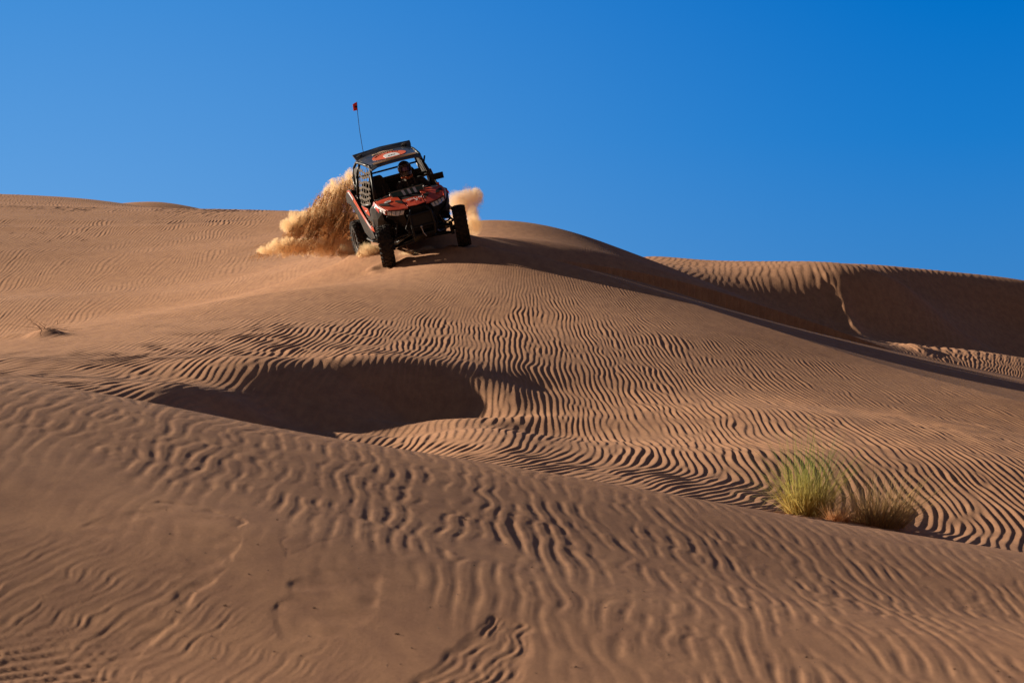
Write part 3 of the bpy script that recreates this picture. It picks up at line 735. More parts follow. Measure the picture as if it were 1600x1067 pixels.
tube(bm, [(-.215,-1.53,.62),(.215,-1.53,.62)], .022); tube(bm, [(-.20,-1.50,.84),(.20,-1.50,.84)], .022); tube(bm, [(-.20,-1.49,.46),(.20,-1.49,.46)], .020)
slab(bm, [(-.18,-1.50,.64),(.18,-1.50,.64),(.18,-1.49,.82),(-.18,-1.49,.82)], (0,.012,0))
slab(bm, [(-.20,-1.50,.47),(.20,-1.50,.47),(.22,-1.20,.33),(-.22,-1.20,.33)], (0,.0,.012))
mobj("front_bumper", bm, M_TUBE, buggy)
bm = NB(); tube(bm, [(-.05,-1.54,.60),(-.04,-1.55,.50),(.0,-1.54,.42)], .010); ball(bm, (-.05,-1.545,.61), .026); mobj("tow_hook", bm, M_STEEL, buggy)

# doors, side strips and rear bodywork
for s in (-1, 1):
    X = .765
    def sd(yz, x=X, fl=0.0): return [(s*(x+fl*max(0, y)), y, z) for y, z in yz]
    bm = NB()
    slab(bm, sd([(1.30,1.18),(1.05,1.315),(.78,1.335),(.56,1.20),(.05,.84),(-.30,.60),(-.42,.47),(.10,.42),(.42,.52),(.72,.86),(1.00,1.02),(1.32,1.06)], .745, .06), (-s*.03,0,0))
    rf = mobj("rear_fender", bm, M_BLACK, buggy, bevel=.008)
    bm = NB(); loft(bm, [sd([(.72,.86),(1.00,1.02),(1.32,1.06)], .75, .06), sd([(.72,.86),(1.00,1.02),(1.32,1.06)], .50)], (0,0,.02))
    loft(bm, [sd([(1.30,1.18),(1.05,1.315),(.78,1.335)], .735, .06), sd([(1.30,1.14),(1.05,1.22),(.78,1.22)], .50)], (0,0,-.02))
    mobj("fender_liner", bm, M_BLACK, rf)
    bm = NB()
    slab(bm, sd([(1.00,1.30),(.80,1.335),(.58,1.235),(.08,.885),(-.35,.73),(-.62,.70),(-.66,.62),(-.34,.635),(.06,.765),(.50,1.035),(.80,1.20)], .755, .06), (s*.012,0,0))
    st = mobj("side_strip", bm, M_ORANGE, buggy, bevel=.004)
    bm = NB()
    slab(bm, sd([(.92,1.285),(.80,1.305),(.60,1.20),(.60,1.135),(.80,1.235)], .770, .06), (s*.006,0,0))
    mobj("strip_decal", bm, M_WHITE, st)
    for q in range(3):
        bm = NB(); slab(bm, sd([(-.05-.02*q,.835-.035*q),(-.42-.02*q,.715-.022*q),(-.42-.02*q,.705-.022*q),(-.05-.02*q,.820-.035*q)], .770, .06), (s*.006,0,0)); mobj("strip_line", bm, M_WHITE, st)
    bm = NB()
    for k in range(4):
        y0 = .86-.06*k; z0 = 1.27-.03*k
        slab(bm, sd([(y0,z0),(y0-.02,z0-.01),(y0-.03,z0-.05),(y0-.012,z0-.045)], .778, .06), (s*.004,0,0))
    slab(bm, sd([(.86,1.236),(.65,1.135),(.65,1.128),(.86,1.228)], .778, .06), (s*.004,0,0))
    mobj("strip_lettering", bm, M_VISOR, st)
    bm = NB()   # door skin
    slab(bm, sd([(.42,1.06),(.10,1.02),(-.38,1.04),(-.52,.98),(-.50,.80),(-.20,.80),(.12,.93),(.44,1.04)], .735), (-s*.02,0,0))
    dr = mobj("door", bm, M_BLACK, buggy, bevel=.006)
    bm = NB()
    slab(bm, sd([(.20,1.055),(-.42,1.045),(-.50,.96),(-.44,.90),(-.12,.94)], .742), (s*.008,0,0))
    mobj("door_panel", bm, M_ORANGE, dr, bevel=.003)
    bm = NB()
    seg(bm, (s*.752,-.18,.985), (s*.752,-.30,.985), .008)
    mobj("door_handle", bm, M_WHITE, dr)
    bm = NB(); tube(bm, [(s*.70,-.44,.40),(s*.78,-.36,.42),(s*.80,.10,.44),(s*.74,.34,.42)], .020); tube(bm, [(s*.62,-.1,.36),(s*.79,-.1,.43)], .016)
    mobj("side_step", bm, M_TUBE, buggy)

# roll cage
A0, A1 = V(.59,-.50,1.14), V(.48,-.20,1.745)
B1, R1 = V(.535,.52,1.80), V(.56,.86,1.80)
bm = NB()
for s in (-1, 1):
    f = lambda p: Vector((p.x*s, p.y, p.z))
    tube(bm, [f(V(.66,-.52,.95)), f(A0), f(A1), f(V(.485,-.14,1.770)), f(B1), f(V(.55,.80,1.80)), f(V(.59,.95,1.70)), f(V(.63,1.02,1.50)), f(V(.66,.98,1.22))], .026, 10)
    tube(bm, [f(V(.70,.50,.90)), f(V(.72,.52,1.20)), f(V(.63,.53,1.60)), f(B1)], .026, 10)
    tube(bm, [f(V(.66,.98,1.24)), f(V(.70,.50,1.62))], .017); tube(bm, [f(V(.69,.52,1.30)), f(V(.655,1.0,1.52))], .017)
    tube(bm, [f(V(.66,-.45,1.10)), f(V(.72,.50,1.02))], .022)
tube(bm, [V(-.48,-.20,1.745), V(.48,-.20,1.745)], .024); tube(bm, [V(-.535,.52,1.80), V(.535,.52,1.80)], .024); tube(bm, [V(-.56,.84,1.79), V(.56,.84,1.79)], .022)
tube(bm, [V(-.68,.55,1.32), V(.68,.55,1.32)], .022); tube(bm, [V(-.65,1.0,1.50), V(.65,1.0,1.50)], .018)
tube(bm, [V(-.60,-.50,1.16), V(.60,-.50,1.16)], .022)
tube(bm, [V(0,-.20,1.745), V(0,.52,1.80)], .018)
mobj("roll_cage", bm, M_TUBE, buggy, smooth=True)

# roof with its emblem, badge, stripes and rear lip
def roof_p(x, y):
    return Vector((x, y, 1.775+.075*(y+.32)/1.14 + .030*(1-(x/.55)**2) - .05*max(0, (-.16-y)/.16)**2))
def roof_patch(bm, outline, h=0.006, mi=0):
    ps = [roof_p(x, y)+V(0,0,.004) for x, y in outline]; c = sum(ps, Vector())/len(ps)
    top = [bm.verts.new(p+V(0,0,h)) for p in ps]; bot = [bm.verts.new(p) for p in ps]
    cx, cy = sum(x for x, y in outline)/len(ps), sum(y for x, y in outline)/len(ps)
    ct = bm.verts.new(roof_p(cx, cy)+V(0,0,.004+h)); n = len(ps)
    for i in range(n):
        bm.faces.new((top[i], top[(i+1)%n], ct)); bm.faces.new((bot[i], bot[(i+1)%n], top[(i+1)%n], top[i]))
bm = NB()
rows_r = []
for j in range(9):
    y = -.32+1.14*j/8; w = .51+.045*j/8
    if j == 0: w = .485
    rows_r.append([roof_p(w*(i/8*2-1), y) + V(0,0,-.03*(1 if abs(i-4) == 4 else 0)) for i in range(9)])
loft(bm, rows_r, (0,0,-.022))
roof = mobj("roof", bm, M_ROOF, buggy, smooth=False, bevel=.004)
bm = NB()
roof_patch(bm, [(.325*math.cos(a)-.01, .20+.345*math.sin(a)) for a in [2*math.pi*k/40 for k in range(40)]], .004)
mobj("roof_disc", bm, paint("disc_vinyl", (0.62,0.10,0.035), 0.45, dust=.3), roof)
bm = NB()
arch = [(-.125,-.08),(.15,-.08),(.15,.15),(.13,.25),(.07,.32),(.01,.335),(-.055,.32),(-.11,.25),(-.125,.15)]
roof_patch(bm, arch, .009); mobj("roof_arch_shape", bm, M_WHITE, roof)
bm = NB()
wig = [(-.055,.04),(-.03,.08),(-.005,.045),(.02,.09),(.05,.05),(.08,.07)]
for (x0,y0),(x1,y1) in zip(wig[:-1], wig[1:]): seg(bm, roof_p(x0,y0)+V(0,0,.016), roof_p(x1,y1)+V(0,0,.016), .006, n=6)
for k in range(11):    # small curved writing round the top of the disc, too small to read
    a = math.radians(158-12*k); r0, r1 = .72, .86
    p0 = (.325*r0*math.cos(a)-.01, .20+.345*r0*math.sin(a)); p1 = (.325*r1*math.cos(a+.05)-.01, .20+.345*r1*math.sin(a+.05))
    seg(bm, roof_p(*p0)+V(0,0,.012), roof_p(*p1)+V(0,0,.012), .005, n=6)
    if k % 3 != 1:
        p2 = (.325*.79*math.cos(a-.07)-.01, .20+.345*.79*math.sin(a-.07)); seg(bm, roof_p(*p0)+V(0,0,.012), roof_p(*p2)+V(0,0,.012), .004, n=6)
mobj("roof_script", bm, paint("dark_ink", (0.10,0.03,0.03), 0.6, dust=.1), roof)
bm = NB(); roof_patch(bm, [(-.24,.60),(.16,.60),(.16,.69),(.08,.70),(.02,.765),(-.08,.765),(-.14,.70),(-.24,.69)], .006)
bd = mobj("roof_badge", bm, M_TAN, roof)
bm = NB()
for k in range(9): seg(bm, roof_p(-.20+.04*k,.625)+V(0,0,.014), roof_p(-.185+.04*k,.67)+V(0,0,.014), .005, n=5)
mobj("badge_lettering", bm, M_ROOF, bd)
for q_ in (0, 1):
    bm = NB(); roof_patch(bm, [(-.41,-.195-.05*q_),(.42,-.195-.05*q_),(.42,-.168-.05*q_),(-.41,-.168-.05*q_)], .005); mobj("roof_stripe", bm, M_TAN, roof)
if 0: roof_patch(bm, [(-.41,-.195),(.42,-.195),(.42,-.168),(-.41,-.168)], .005); roof_patch(bm, [(-.41,-.245),(.42,-.245),(.42,-.218),(-.41,-.218)], .005)
bm = NB(); loft(bm, [[(-.535,.78,1.825),(0,.80,1.87),(.545,.78,1.825)],[(-.545,.90,1.885),(0,.92,1.925),(.575,.90,1.885)],[(-.555,1.00,1.935),(0,1.02,1.96),(.585,1.00,1.935)]], (0,.012,-.018))
lip = mobj("roof_spoiler", bm, M_ROOF, buggy, bevel=.003)
for s in (-1, 1):
    bm = NB(); seg(bm, (s*.44,.885,1.896), (s*.44,.879,1.910), .055, n=20); seg(bm, (s*.44,.882,1.90), (s*.44,.877,1.916), .03, n=16); mobj("speaker", bm, M_RIM, lip)

# side nets, mirrors, seats, wheel, dash
for s in (-1, 1):
    bm = NB()
    def np_(u, v): # u front..rear, v low..high over the door opening
        lo = V(.672,-.42,1.10).lerp(V(.725,.48,1.05), u); hi = V(.49,-.16,1.70).lerp(V(.57,.50,1.74), u); p = lo.lerp(hi, v)
        p.x += .035*math.sin(math.pi*u)*math.sin(math.pi*v); return Vector((s*p.x, p.y, p.z))
    def strap(pts, w, up):
        for a, b in zip(pts[:-1], pts[1:]):
            slab(bm, [a-up*w, b-up*w, b+up*w, a+up*w], (s*.005,0,0))
    for v in (.02,.17,.32,.47,.62,.77,.90):
        strap([np_(u/6, min(1, v+.03*math.sin(u*1.3+v*9))) for u in range(7)], .023, V(0,0,1))
    for u in (.08,.26,.44,.62,.80,.98):
        strap([np_(min(1, u+.02*math.sin(v*1.1)), v/6) for v in range(7)], .023, V(0,1,0))
    mobj("window_net", bm, M_WEB, buggy)
    bm = NB(); box(bm, (s*.665,-.44,1.30), (.235,.055,.115), (0,s*.02,0)); seg(bm, (s*.56,-.40,1.30), (s*.56,-.34,1.36), .014)
    if s > 0:
        mr = mobj("mirror", bm, M_BLACK, buggy, bevel=.018)
        bm = NB(); slab(bm, [(s*.56,-.409,1.255),(s*.77,-.409,1.255),(s*.77,-.409,1.345),(s*.56,-.409,1.345)], (0,.004,0)); mobj("mirror_glass", bm, M_LENS, mr)
    else: bm.free()
for s in (-1, 1):
    bm = NB(); cx = s*.31
    loft(bm, [[(cx-.22,-.08,.60),(cx-.14,-.10,.56),(cx+.14,-.10,.56),(cx+.22,-.08,.60)],[(cx-.23,.20,.58),(cx-.14,.20,.52),(cx+.14,.20,.52),(cx+.23,.20,.58)],[(cx-.23,.38,.64),(cx-.14,.42,.58),(cx+.14,.42,.58),(cx+.23,.38,.64)],
              [(cx-.26,.40,1.0),(cx-.15,.50,1.0),(cx+.15,.50,1.0),(cx+.26,.40,1.0)],[(cx-.20,.46,1.25),(cx-.13,.53,1.26),(cx+.13,.53,1.26),(cx+.20,.46,1.25)],[(cx-.13,.47,1.48),(cx-.09,.53,1.50),(cx+.09,.53,1.50),(cx+.13,.47,1.48)]], (0,.06,-.05))
    se = mobj("seat", bm, M_FABRIC, buggy, smooth=True, bevel=.01, subd=1)
    bm = NB()
    for d in (-.08,.08): tube(bm, [(cx+d,.47,1.30),(cx+d,.40,1.12),(cx+d*1.2,.42,.80),(cx+d*.3,.30,.64)], .014, 6)
    if s < 0: mobj("harness", bm, M_WEB, se)
    else: bm.free()
for s in (-1, 1):   # dark cloth panels closing the rear corners of the cage
    bm = NB(); slab(bm, mx([(.665,.56,1.28),(.665,.98,1.24),(.640,1.00,1.50),(.595,.93,1.68),(.570,.62,1.74),(.625,.56,1.58)], s), (s*.006,0,0)); mobj("corner_cloth", bm, M_FABRIC, buggy)
bm = NB(); slab(bm, [(-.60,.60,1.28),(.60,.60,1.28),(.58,.60,1.42),(-.58,.60,1.42)], (0,.012,0)); mobj("rear_screen", bm, M_FABRIC, buggy)
bm = NB(); loft(bm, [[(-.56,-.50,1.12),(-.56,-.30,1.06),(-.56,-.30,.78)],[(0,-.50,1.15),(0,-.28,1.09),(0,-.30,.78)],[(.56,-.50,1.12),(.56,-.30,1.06),(.56,-.30,.78)]], (0,0,-.02)); mobj("dashboard", bm, M_BLACK, buggy, bevel=.01)
SW = V(.29,-.10,1.06)
swq = Euler((math.radians(62),0,0)).to_matrix()
bm = NB(); ringp = [SW+swq @ V(.165*math.cos(a), .165*math.sin(a), 0) for a in [2*math.pi*k/28 for k in range(29)]]
tube(bm, ringp, .014, 8)
for a in (90, 210, 330):
    seg(bm, SW, SW+swq @ V(.16*math.cos(math.radians(a)), .16*math.sin(math.radians(a)), 0), .012)
ball(bm, SW, .035); seg(bm, SW, (.29,-.30,.96), .018)
mobj("steering_wheel", bm, M_RUBBER, buggy)
# whip with its flag
bm = NB(); tube(bm, [(-.335,1.10,1.20),(-.330,1.10,1.60),(-.315,1.10,2.0),(-.285,1.10,2.35),(-.245,1.10,2.65),(-.205,1.10,2.88)], .0055, 6); seg(bm, (-.335,1.10,1.14), (-.335,1.10,1.30), .018)
whip = mobj("whip_antenna", bm, M_TUBE, buggy)
bm = NB(); 
fr = []
for i in range(6):
    t = i/5; fr.append([(-.212-.085*t, 1.10+.02*math.sin(t*5), 2.875-.02*t), (-.232-.080*t, 1.10+.02*math.sin(t*5+.6), 2.72+.01*t)])
loft(bm, fr, (0,.003,0)); fl = mobj("flag", bm, M_RED, whip)
bm = NB(); seg(bm, (-.245,1.092,2.79), (-.245,1.130,2.79), .018, n=10); mobj("flag_mark", bm, M_BLACK, fl)

# ---------------------------------------------------------------- the driver
driver_me = bpy.data.meshes.new("person")
J = {'pelvis':(.30,.26,.70,.135),'belly':(.30,.29,.88,.135),'chest':(.27,.27,1.14,.175),'neck0':(.25,.24,1.30,.10),'neck':(.235,.225,1.38,.06),'head':(.225,.215,1.46,.085),'crown':(.22,.215,1.56,.07)}
for s, n in ((-1,'r'),(1,'l')):
    J[f'sh{n}'] = (.27+s*.215,.23,1.27,.088); J[f'el{n}'] = (.29+s*.285,.08,1.06,.058)
    gx = SW.x+s*.150; gz = SW.z+.035; gy = SW.y+.02
    J[f'wr{n}'] = (.29+s*.185,.02,1.085,.032); J[f'pa{n}'] = (gx+s*.006,gy+.035,gz+.035,.028)
    for k, (dx, L_) in enumerate(((.030,.030),(.010,.036),(-.010,.034),(-.028,.026))):
        a = (gx+s*.004, gy-.012, gz+.040+dx, .0105)
        J[f'f{k}a{n}'] = a; J[f'f{k}b{n}'] = (gx+s*.024, gy-.030, gz+.020+dx, .0095); J[f'f{k}c{n}'] = (gx+s*.010, gy-.022-L_*.3, gz-.004+dx, .008)
    J[f'tha{n}'] = (gx-s*.026, gy+.020, gz+.040, .012); J[f'thb{n}'] = (gx-s*.036, gy-.004, gz+.030, .010)
    J[f'hi{n}'] = (.30+s*.10,.22,.68,.10); J[f'kn{n}'] = (.30+s*.16,-.16,.80,.068); J[f'an{n}'] = (.30+s*.12,-.38,.48,.045); J[f'to{n}'] = (.30+s*.12,-.50,.50,.04)
E_ = [('pelvis','belly'),('belly','chest'),('chest','neck0'),('neck0','neck'),('neck','head'),('head','crown')]
for n in 'rl':
    E_ += [('chest',f'sh{n}'),(f'sh{n}',f'el{n}'),(f'el{n}',f'wr{n}'),(f'wr{n}',f'pa{n}'),('pelvis',f'hi{n}'),(f'hi{n}',f'kn{n}'),(f'kn{n}',f'an{n}'),(f'an{n}',f'to{n}'),(f'pa{n}',f'tha{n}'),(f'tha{n}',f'thb{n}')]
    for k in range(4): E_ += [(f'pa{n}',f'f{k}a{n}'),(f'f{k}a{n}',f'f{k}b{n}'),(f'f{k}b{n}',f'f{k}c{n}')]
keys = list(J); ki = {k: i for i, k in enumerate(keys)}
driver_me.from_pydata([J[k][:3] for k in keys], [(ki[a], ki[b]) for a, b in E_], [])
driver = bpy.data.objects.new("person", driver_me); C.objects.link(driver)
driver_me.materials.append(M_SUIT)
md = driver.modifiers.new("skin", 'SKIN'); md.use_smooth_shade = True; md.branch_smoothing = 0.5
for i, k in enumerate(keys):
    v = driver_me.skin_vertices[0].data[i] if driver_me.skin_vertices else None
    if v is None: break
    v.radius = (J[k][3], J[k][3]*(0.78 if k in ('chest','belly','pelvis') else 1.0)); v.use_root = (k == 'pelvis')
if not driver_me.skin_vertices:
    pass
sb = driver.modifiers.new("subd", 'SUBSURF'); sb.levels = 1; sb.render_levels = 2
driver.matrix_world = POSE
tag(driver, "helmeted driver in dark race suit seated in the buggy, hands on the steering wheel", "person")
# helmet with peak, chin bar and goggles; face shows below
HC = V(.218,.205,1.525)
bm = NB(); bmesh.ops.create_uvsphere(bm, u_segments=28, v_segments=20, radius=.142, matrix=Matrix.Translation(HC) @ Matrix.Diagonal((.92,1.08,1.02,1)))
kill = [f for f in bm.faces if (f.calc_center_median().y < HC.y-.075 and -.075 < f.calc_center_median().z-HC.z < .055 and abs(f.calc_center_median().x-HC.x) < .095) or f.calc_center_median().z < HC.z-.125]
bmesh.ops.delete(bm, geom=kill, context='FACES')
helmet = mobj("helmet", bm, M_HELM, driver, smooth=True)
so = helmet.modifiers.new("shell", 'SOLIDIFY'); so.thickness = .018; so.offset = -1
bm = NB(); loft(bm, [[HC+V(-.10,-.11,.075),HC+V(0,-.125,.095),HC+V(.10,-.11,.075)],[HC+V(-.085,-.20,.070),HC+V(0,-.225,.085),HC+V(.085,-.20,.070)]], (0,0,.008)); mobj("helmet_peak", bm, M_HELM, helmet, bevel=.003)
bm = NB()
ch = [HC+V(.118*math.sin(a), -.150*math.cos(a)-.02*math.cos(a)**3, -.088) for a in [math.radians(-75+15*k) for k in range(11)]]
for a, b in zip(ch[:-1], ch[1:]): slab(bm, [a+V(0,0,-.03), b+V(0,0,-.03), b+V(0,0,.028), a+V(0,0,.028)], ((a+b)/2-HC).normalized()*(-.014))
mobj("chin_bar", bm, M_HELM, helmet)
bm = NB()
gg = [HC+V(.095*math.sin(a), -.138*math.cos(a), 0) for a in [math.radians(-60+15*k) for k in range(9)]]
for a, b in zip(gg[:-1], gg[1:]): slab(bm, [a+V(0,0,-.035), b+V(0,0,-.035), b+V(0,0,.035), a+V(0,0,.035)], ((a+b)/2-HC).normalized()*(.008))
mobj("goggles", bm, M_VISOR, helmet, bevel=.002)
bm = NB(); bmesh.ops.create_uvsphere(bm, u_segments=20, v_segments=16, radius=.10, matrix=Matrix.Translation(HC+V(0,.012,-.02)) @ Matrix.Diagonal((.80,.98,1.15,1)))
bm2 = bm
ball(bm2, HC+V(0,-.098,-.038), .016, 8, 6, (.8,1,1.3)); box(bm2, HC+V(0,-.094,-.078), (.045,.010,.010))
mobj("face", bm2, M_SKIN, driver, smooth=True)
bm = NB()
for d in (-.075,.075): tube(bm, [(.26+d,.34,1.36),(.26+d,.13,1.28),(.27+d,.085,1.12),(.29+d*.6,.10,.90),(.30,.10,.78)], .020, 6)
tube(bm, [(.195,.085,1.14),(.345,.085,1.14)], .016, 6)
mobj("shoulder_harness", bm, M_WEB, driver)
bm = NB(); slab(bm, [(.17,.085,1.14),(.215,.08,1.14),(.215,.08,1.12),(.17,.085,1.12)], (0,-.006,0)); slab(bm, [(.185,.085,1.12),(.20,.08,1.12),(.20,.08,1.05),(.185,.085,1.05)], (0,-.006,0)); mobj("suit_patch", bm, M_TAN, driver)

bm = NB(); tube(bm, [(.135,.20,1.375),(.165,.12,1.36),(.235,.09,1.345),(.30,.13,1.36),(.32,.2,1.375)], .026, 8); mobj("neck_scarf", bm, M_RED if False else paint("orange_cloth", (0.55,0.14,0.05), 0.85, dust=.2), driver, smooth=True)
# ---------------------------------------------------------------- desert grass
def grass_mat(name, low, high, back):
    m, nt, b = new_mat(name); N = nt.nodes.new; L = nt.links.new
    g = N('ShaderNodeNewGeometry'); tc = N('ShaderNodeTexCoord'); sx = N('ShaderNodeSeparateXYZ')
    L(tc.outputs['Generated'], sx.inputs[0])
    rz = N('ShaderNodeValToRGB'); e = rz.color_ramp.elements
    e[0].position = 0.10; e[0].color = (*low, 1); e[1].position = 0.55; e[1].color = (*high, 1)
    L(sx.outputs['Z'], rz.inputs[0])
    rr = N('ShaderNodeValToRGB'); q = rr.color_ramp.elements; q[0].color = (0.45,0.42,0.38,1); q[1].color = (1.3,1.15,0.85,1)
    n = q.new(0.72); n.color = (1.0,1.0,1.0,1)
    L(g.outputs['Random Per Island'], rr.inputs[0])
    mxx = N('ShaderNodeMix'); mxx.data_type = 'RGBA'; mxx.blend_type = 'MULTIPLY'; mxx.inputs[0].default_value = 1
    L(rz.outputs[0], mxx.inputs[6]); L(rr.outputs[0], mxx.inputs[7]); L(mxx.outputs[2], b.inputs['Base Color'])
    b.inputs['Roughness'].default_value = 0.65; b.inputs['Specular IOR Level'].default_value = 0.25
    tr = N('ShaderNodeBsdfTranslucent'); L(mxx.outputs[2], tr.inputs['Color'])
    ms = N('ShaderNodeMixShader'); ms.inputs[0].default_value = 0.45
    L(b.outputs[0], ms.inputs[1]); L(tr.outputs[0], ms.inputs[2]); L(ms.outputs[0], nt.nodes['Material Output'].inputs[0])
    return m
def grass_clump(label, px, py, d, n, R, H, lean, droop, mat, spread=0.55, seed=1, name="tussock_plant", w0=.0021):
    r = random.Random(seed)
    cx, cy, _ = P3(px, py, d); cz = ground_z(cx, cy)
    Vv, Ff = [], []
    for k in range(n):
        a = r.uniform(0, 2*math.pi); rad = R*math.sqrt(r.random())*0.62
        bx, by = rad*math.cos(a), rad*math.sin(a)
        bz = ground_z(cx+bx, cy+by)-cz-.01 if k % 12 == 0 else -.015
        h = H*(0.25+0.75*r.random()**1.3)*(1-0.40*(rad/R)**1.5)*(1.12 if r.random() < .06 else 1)
        out = spread*(rad/R*0.9+0.12)+r.gauss(0, .24)
        dx, dy = math.cos(a+r.gauss(0,.5))*out+lean[0]+r.gauss(0,.06), math.sin(a+r.gauss(0,.5))*out+lean[1]
        dr = droop*r.random()**1.5
        w = w0*r.uniform(.7,1.3); fa = r.uniform(0, math.pi); wx, wy = math.cos(fa)*w, math.sin(fa)*w
        S = 6; base = len(Vv); curl = r.gauss(0, .22)
        for i in range(S+1):
            t = i/S
            x = bx+dx*h*(t+0.6*dr*t*t)+curl*h*t*t*math.sin(a*3); y = by+dy*h*(t+0.6*dr*t*t)+curl*h*t*t*math.cos(a*3)
            z = bz+h*(t-0.75*dr*t**2.4)/math.sqrt(1+0.4*(dx*dx+dy*dy))
            ww = (1-t)**0.7+0.06
            Vv += [(x-wx*ww, y-wy*ww, z), (x+wx*ww, y+wy*ww, z)]
            if i: b0 = base+2*i-2; Ff.append((b0, b0+1, b0+3, b0+2))
    me = bpy.data.meshes.new(name); me.from_pydata(Vv, [], Ff); me.materials.append(mat)
    o = bpy.data.objects.new(name, me); C.objects.link(o); o.location = (cx, cy, cz)
    return tag(o, label, "grass clump")
G1 = grass_mat("green_grass", (0.62,0.46,0.15), (0.27,0.32,0.08), None)
G2 = grass_mat("straw_grass", (0.75,0.40,0.20), (0.62,0.38,0.20), None)
G3 = grass_mat("dry_green_grass", (0.56,0.36,0.17), (0.45,0.32,0.16), None)
grass_clump("tall green grass clump with yellow base, tallest of the three beside the sand ridge", 1262, 800, 20.3, 1000, .21, .84, (.03,0), 1.3, G1, .62, 2)
grass_clump("small low orange straw tuft between the tall green clump and the brown clump", 1310, 804, 20.0, 420, .10, .25, (0,0), 1.2, G2, .8, 5, w0=.002)
grass_clump("wide brownish half-dry grass clump, rightmost of the three beside the sand ridge", 1375, 824, 20.3, 1050, .28, .60, (.12,0), 1.4, G3, .8, 9)

# dry twiggy plant on the small mound at the left
cx, cy, _ = P3(70, 522, 38.3); cz = ground_z(cx, cy)
r = random.Random(4); bm = NB()
for k in range(15):
    a = r.uniform(0, 2*math.pi); el = r.uniform(.12, .8); L_ = r.uniform(.22, .46)
    p = V(r.gauss(0,.02), r.gauss(0,.02), -.02); q = [p]
    dirv = V(math.cos(a)*math.cos(el), math.sin(a)*math.cos(el)*.5, math.sin(el))
    for i in range(6):
        dirv = (dirv+V(r.gauss(0,.12), r.gauss(0,.12), r.gauss(-.10,.10))).normalized(); p = p+dirv*L_/6; q.append(p.copy())
        if i in (2,4) and r.random() < .6:
            d2 = (dirv+V(r.gauss(0,.6), r.gauss(0,.4), r.gauss(.2,.3))).normalized(); tube(bm, [p, p+d2*.05, p+d2*.10+V(0,0,-.01)], .0022, 4)
    for i in range(6): seg(bm, q[i], q[i+1], .0045*(1-i/7), .0045*(1-(i+1)/7), n=5)
tw = mobj("dry_shrub", bm, paint("dry_twig", (0.20,0.10,0.055), 0.8, dust=.3)); tw.location = (cx, cy, cz); tw.scale = (1.25, 1.0, 0.62)
tag(tw, "small bare dry shrub of thin brown twigs on the far left dune edge", "shrub")

def sand_top(x, y):
    h = sand.ray_cast(Vector((x, y, 6)), Vector((0, 0, -1))); return h[1].z if h[0] else ground_z(x, y)
# dark seeds and crumbs of plant litter lying on the near flank
bm = NB(); r = random.Random(12)
spots = [(1250,1043),(1274,1036),(905,790),(1010,746),(1158,1000),(1186,1008),(1245,985),(1370,972),(1560,1050),(560,762),(330,766),(1325,1040),(1063,910),(700,915),(1460,900),(1300,880)]
for k in range(90): spots.append((r.uniform(250,1600), r.uniform(700,1060)))
for px, py in spots:
    if py < 590+(px*0.173)+30: continue
    x, y, z = hit(px, py)
    sz = r.uniform(.0016,.0034)
    M = Matrix.Translation((x, y, sand_top(x, y)+.001)) @ Euler((0,r.uniform(-.2,.2),r.uniform(0,3))).to_matrix().to_4x4() @ Matrix.Diagonal((r.uniform(1,3.5), 1, .8, 1))
    bmesh.ops.create_icosphere(bm, subdivisions=1, radius=sz, matrix=M)
tag(mobj("plant_litter", bm, paint("litter", (0.05,0.028,0.018), 0.8, dust=.3)), "scattered dark seeds and crumbs of dry plant on the near sand", None, None, "stuff")
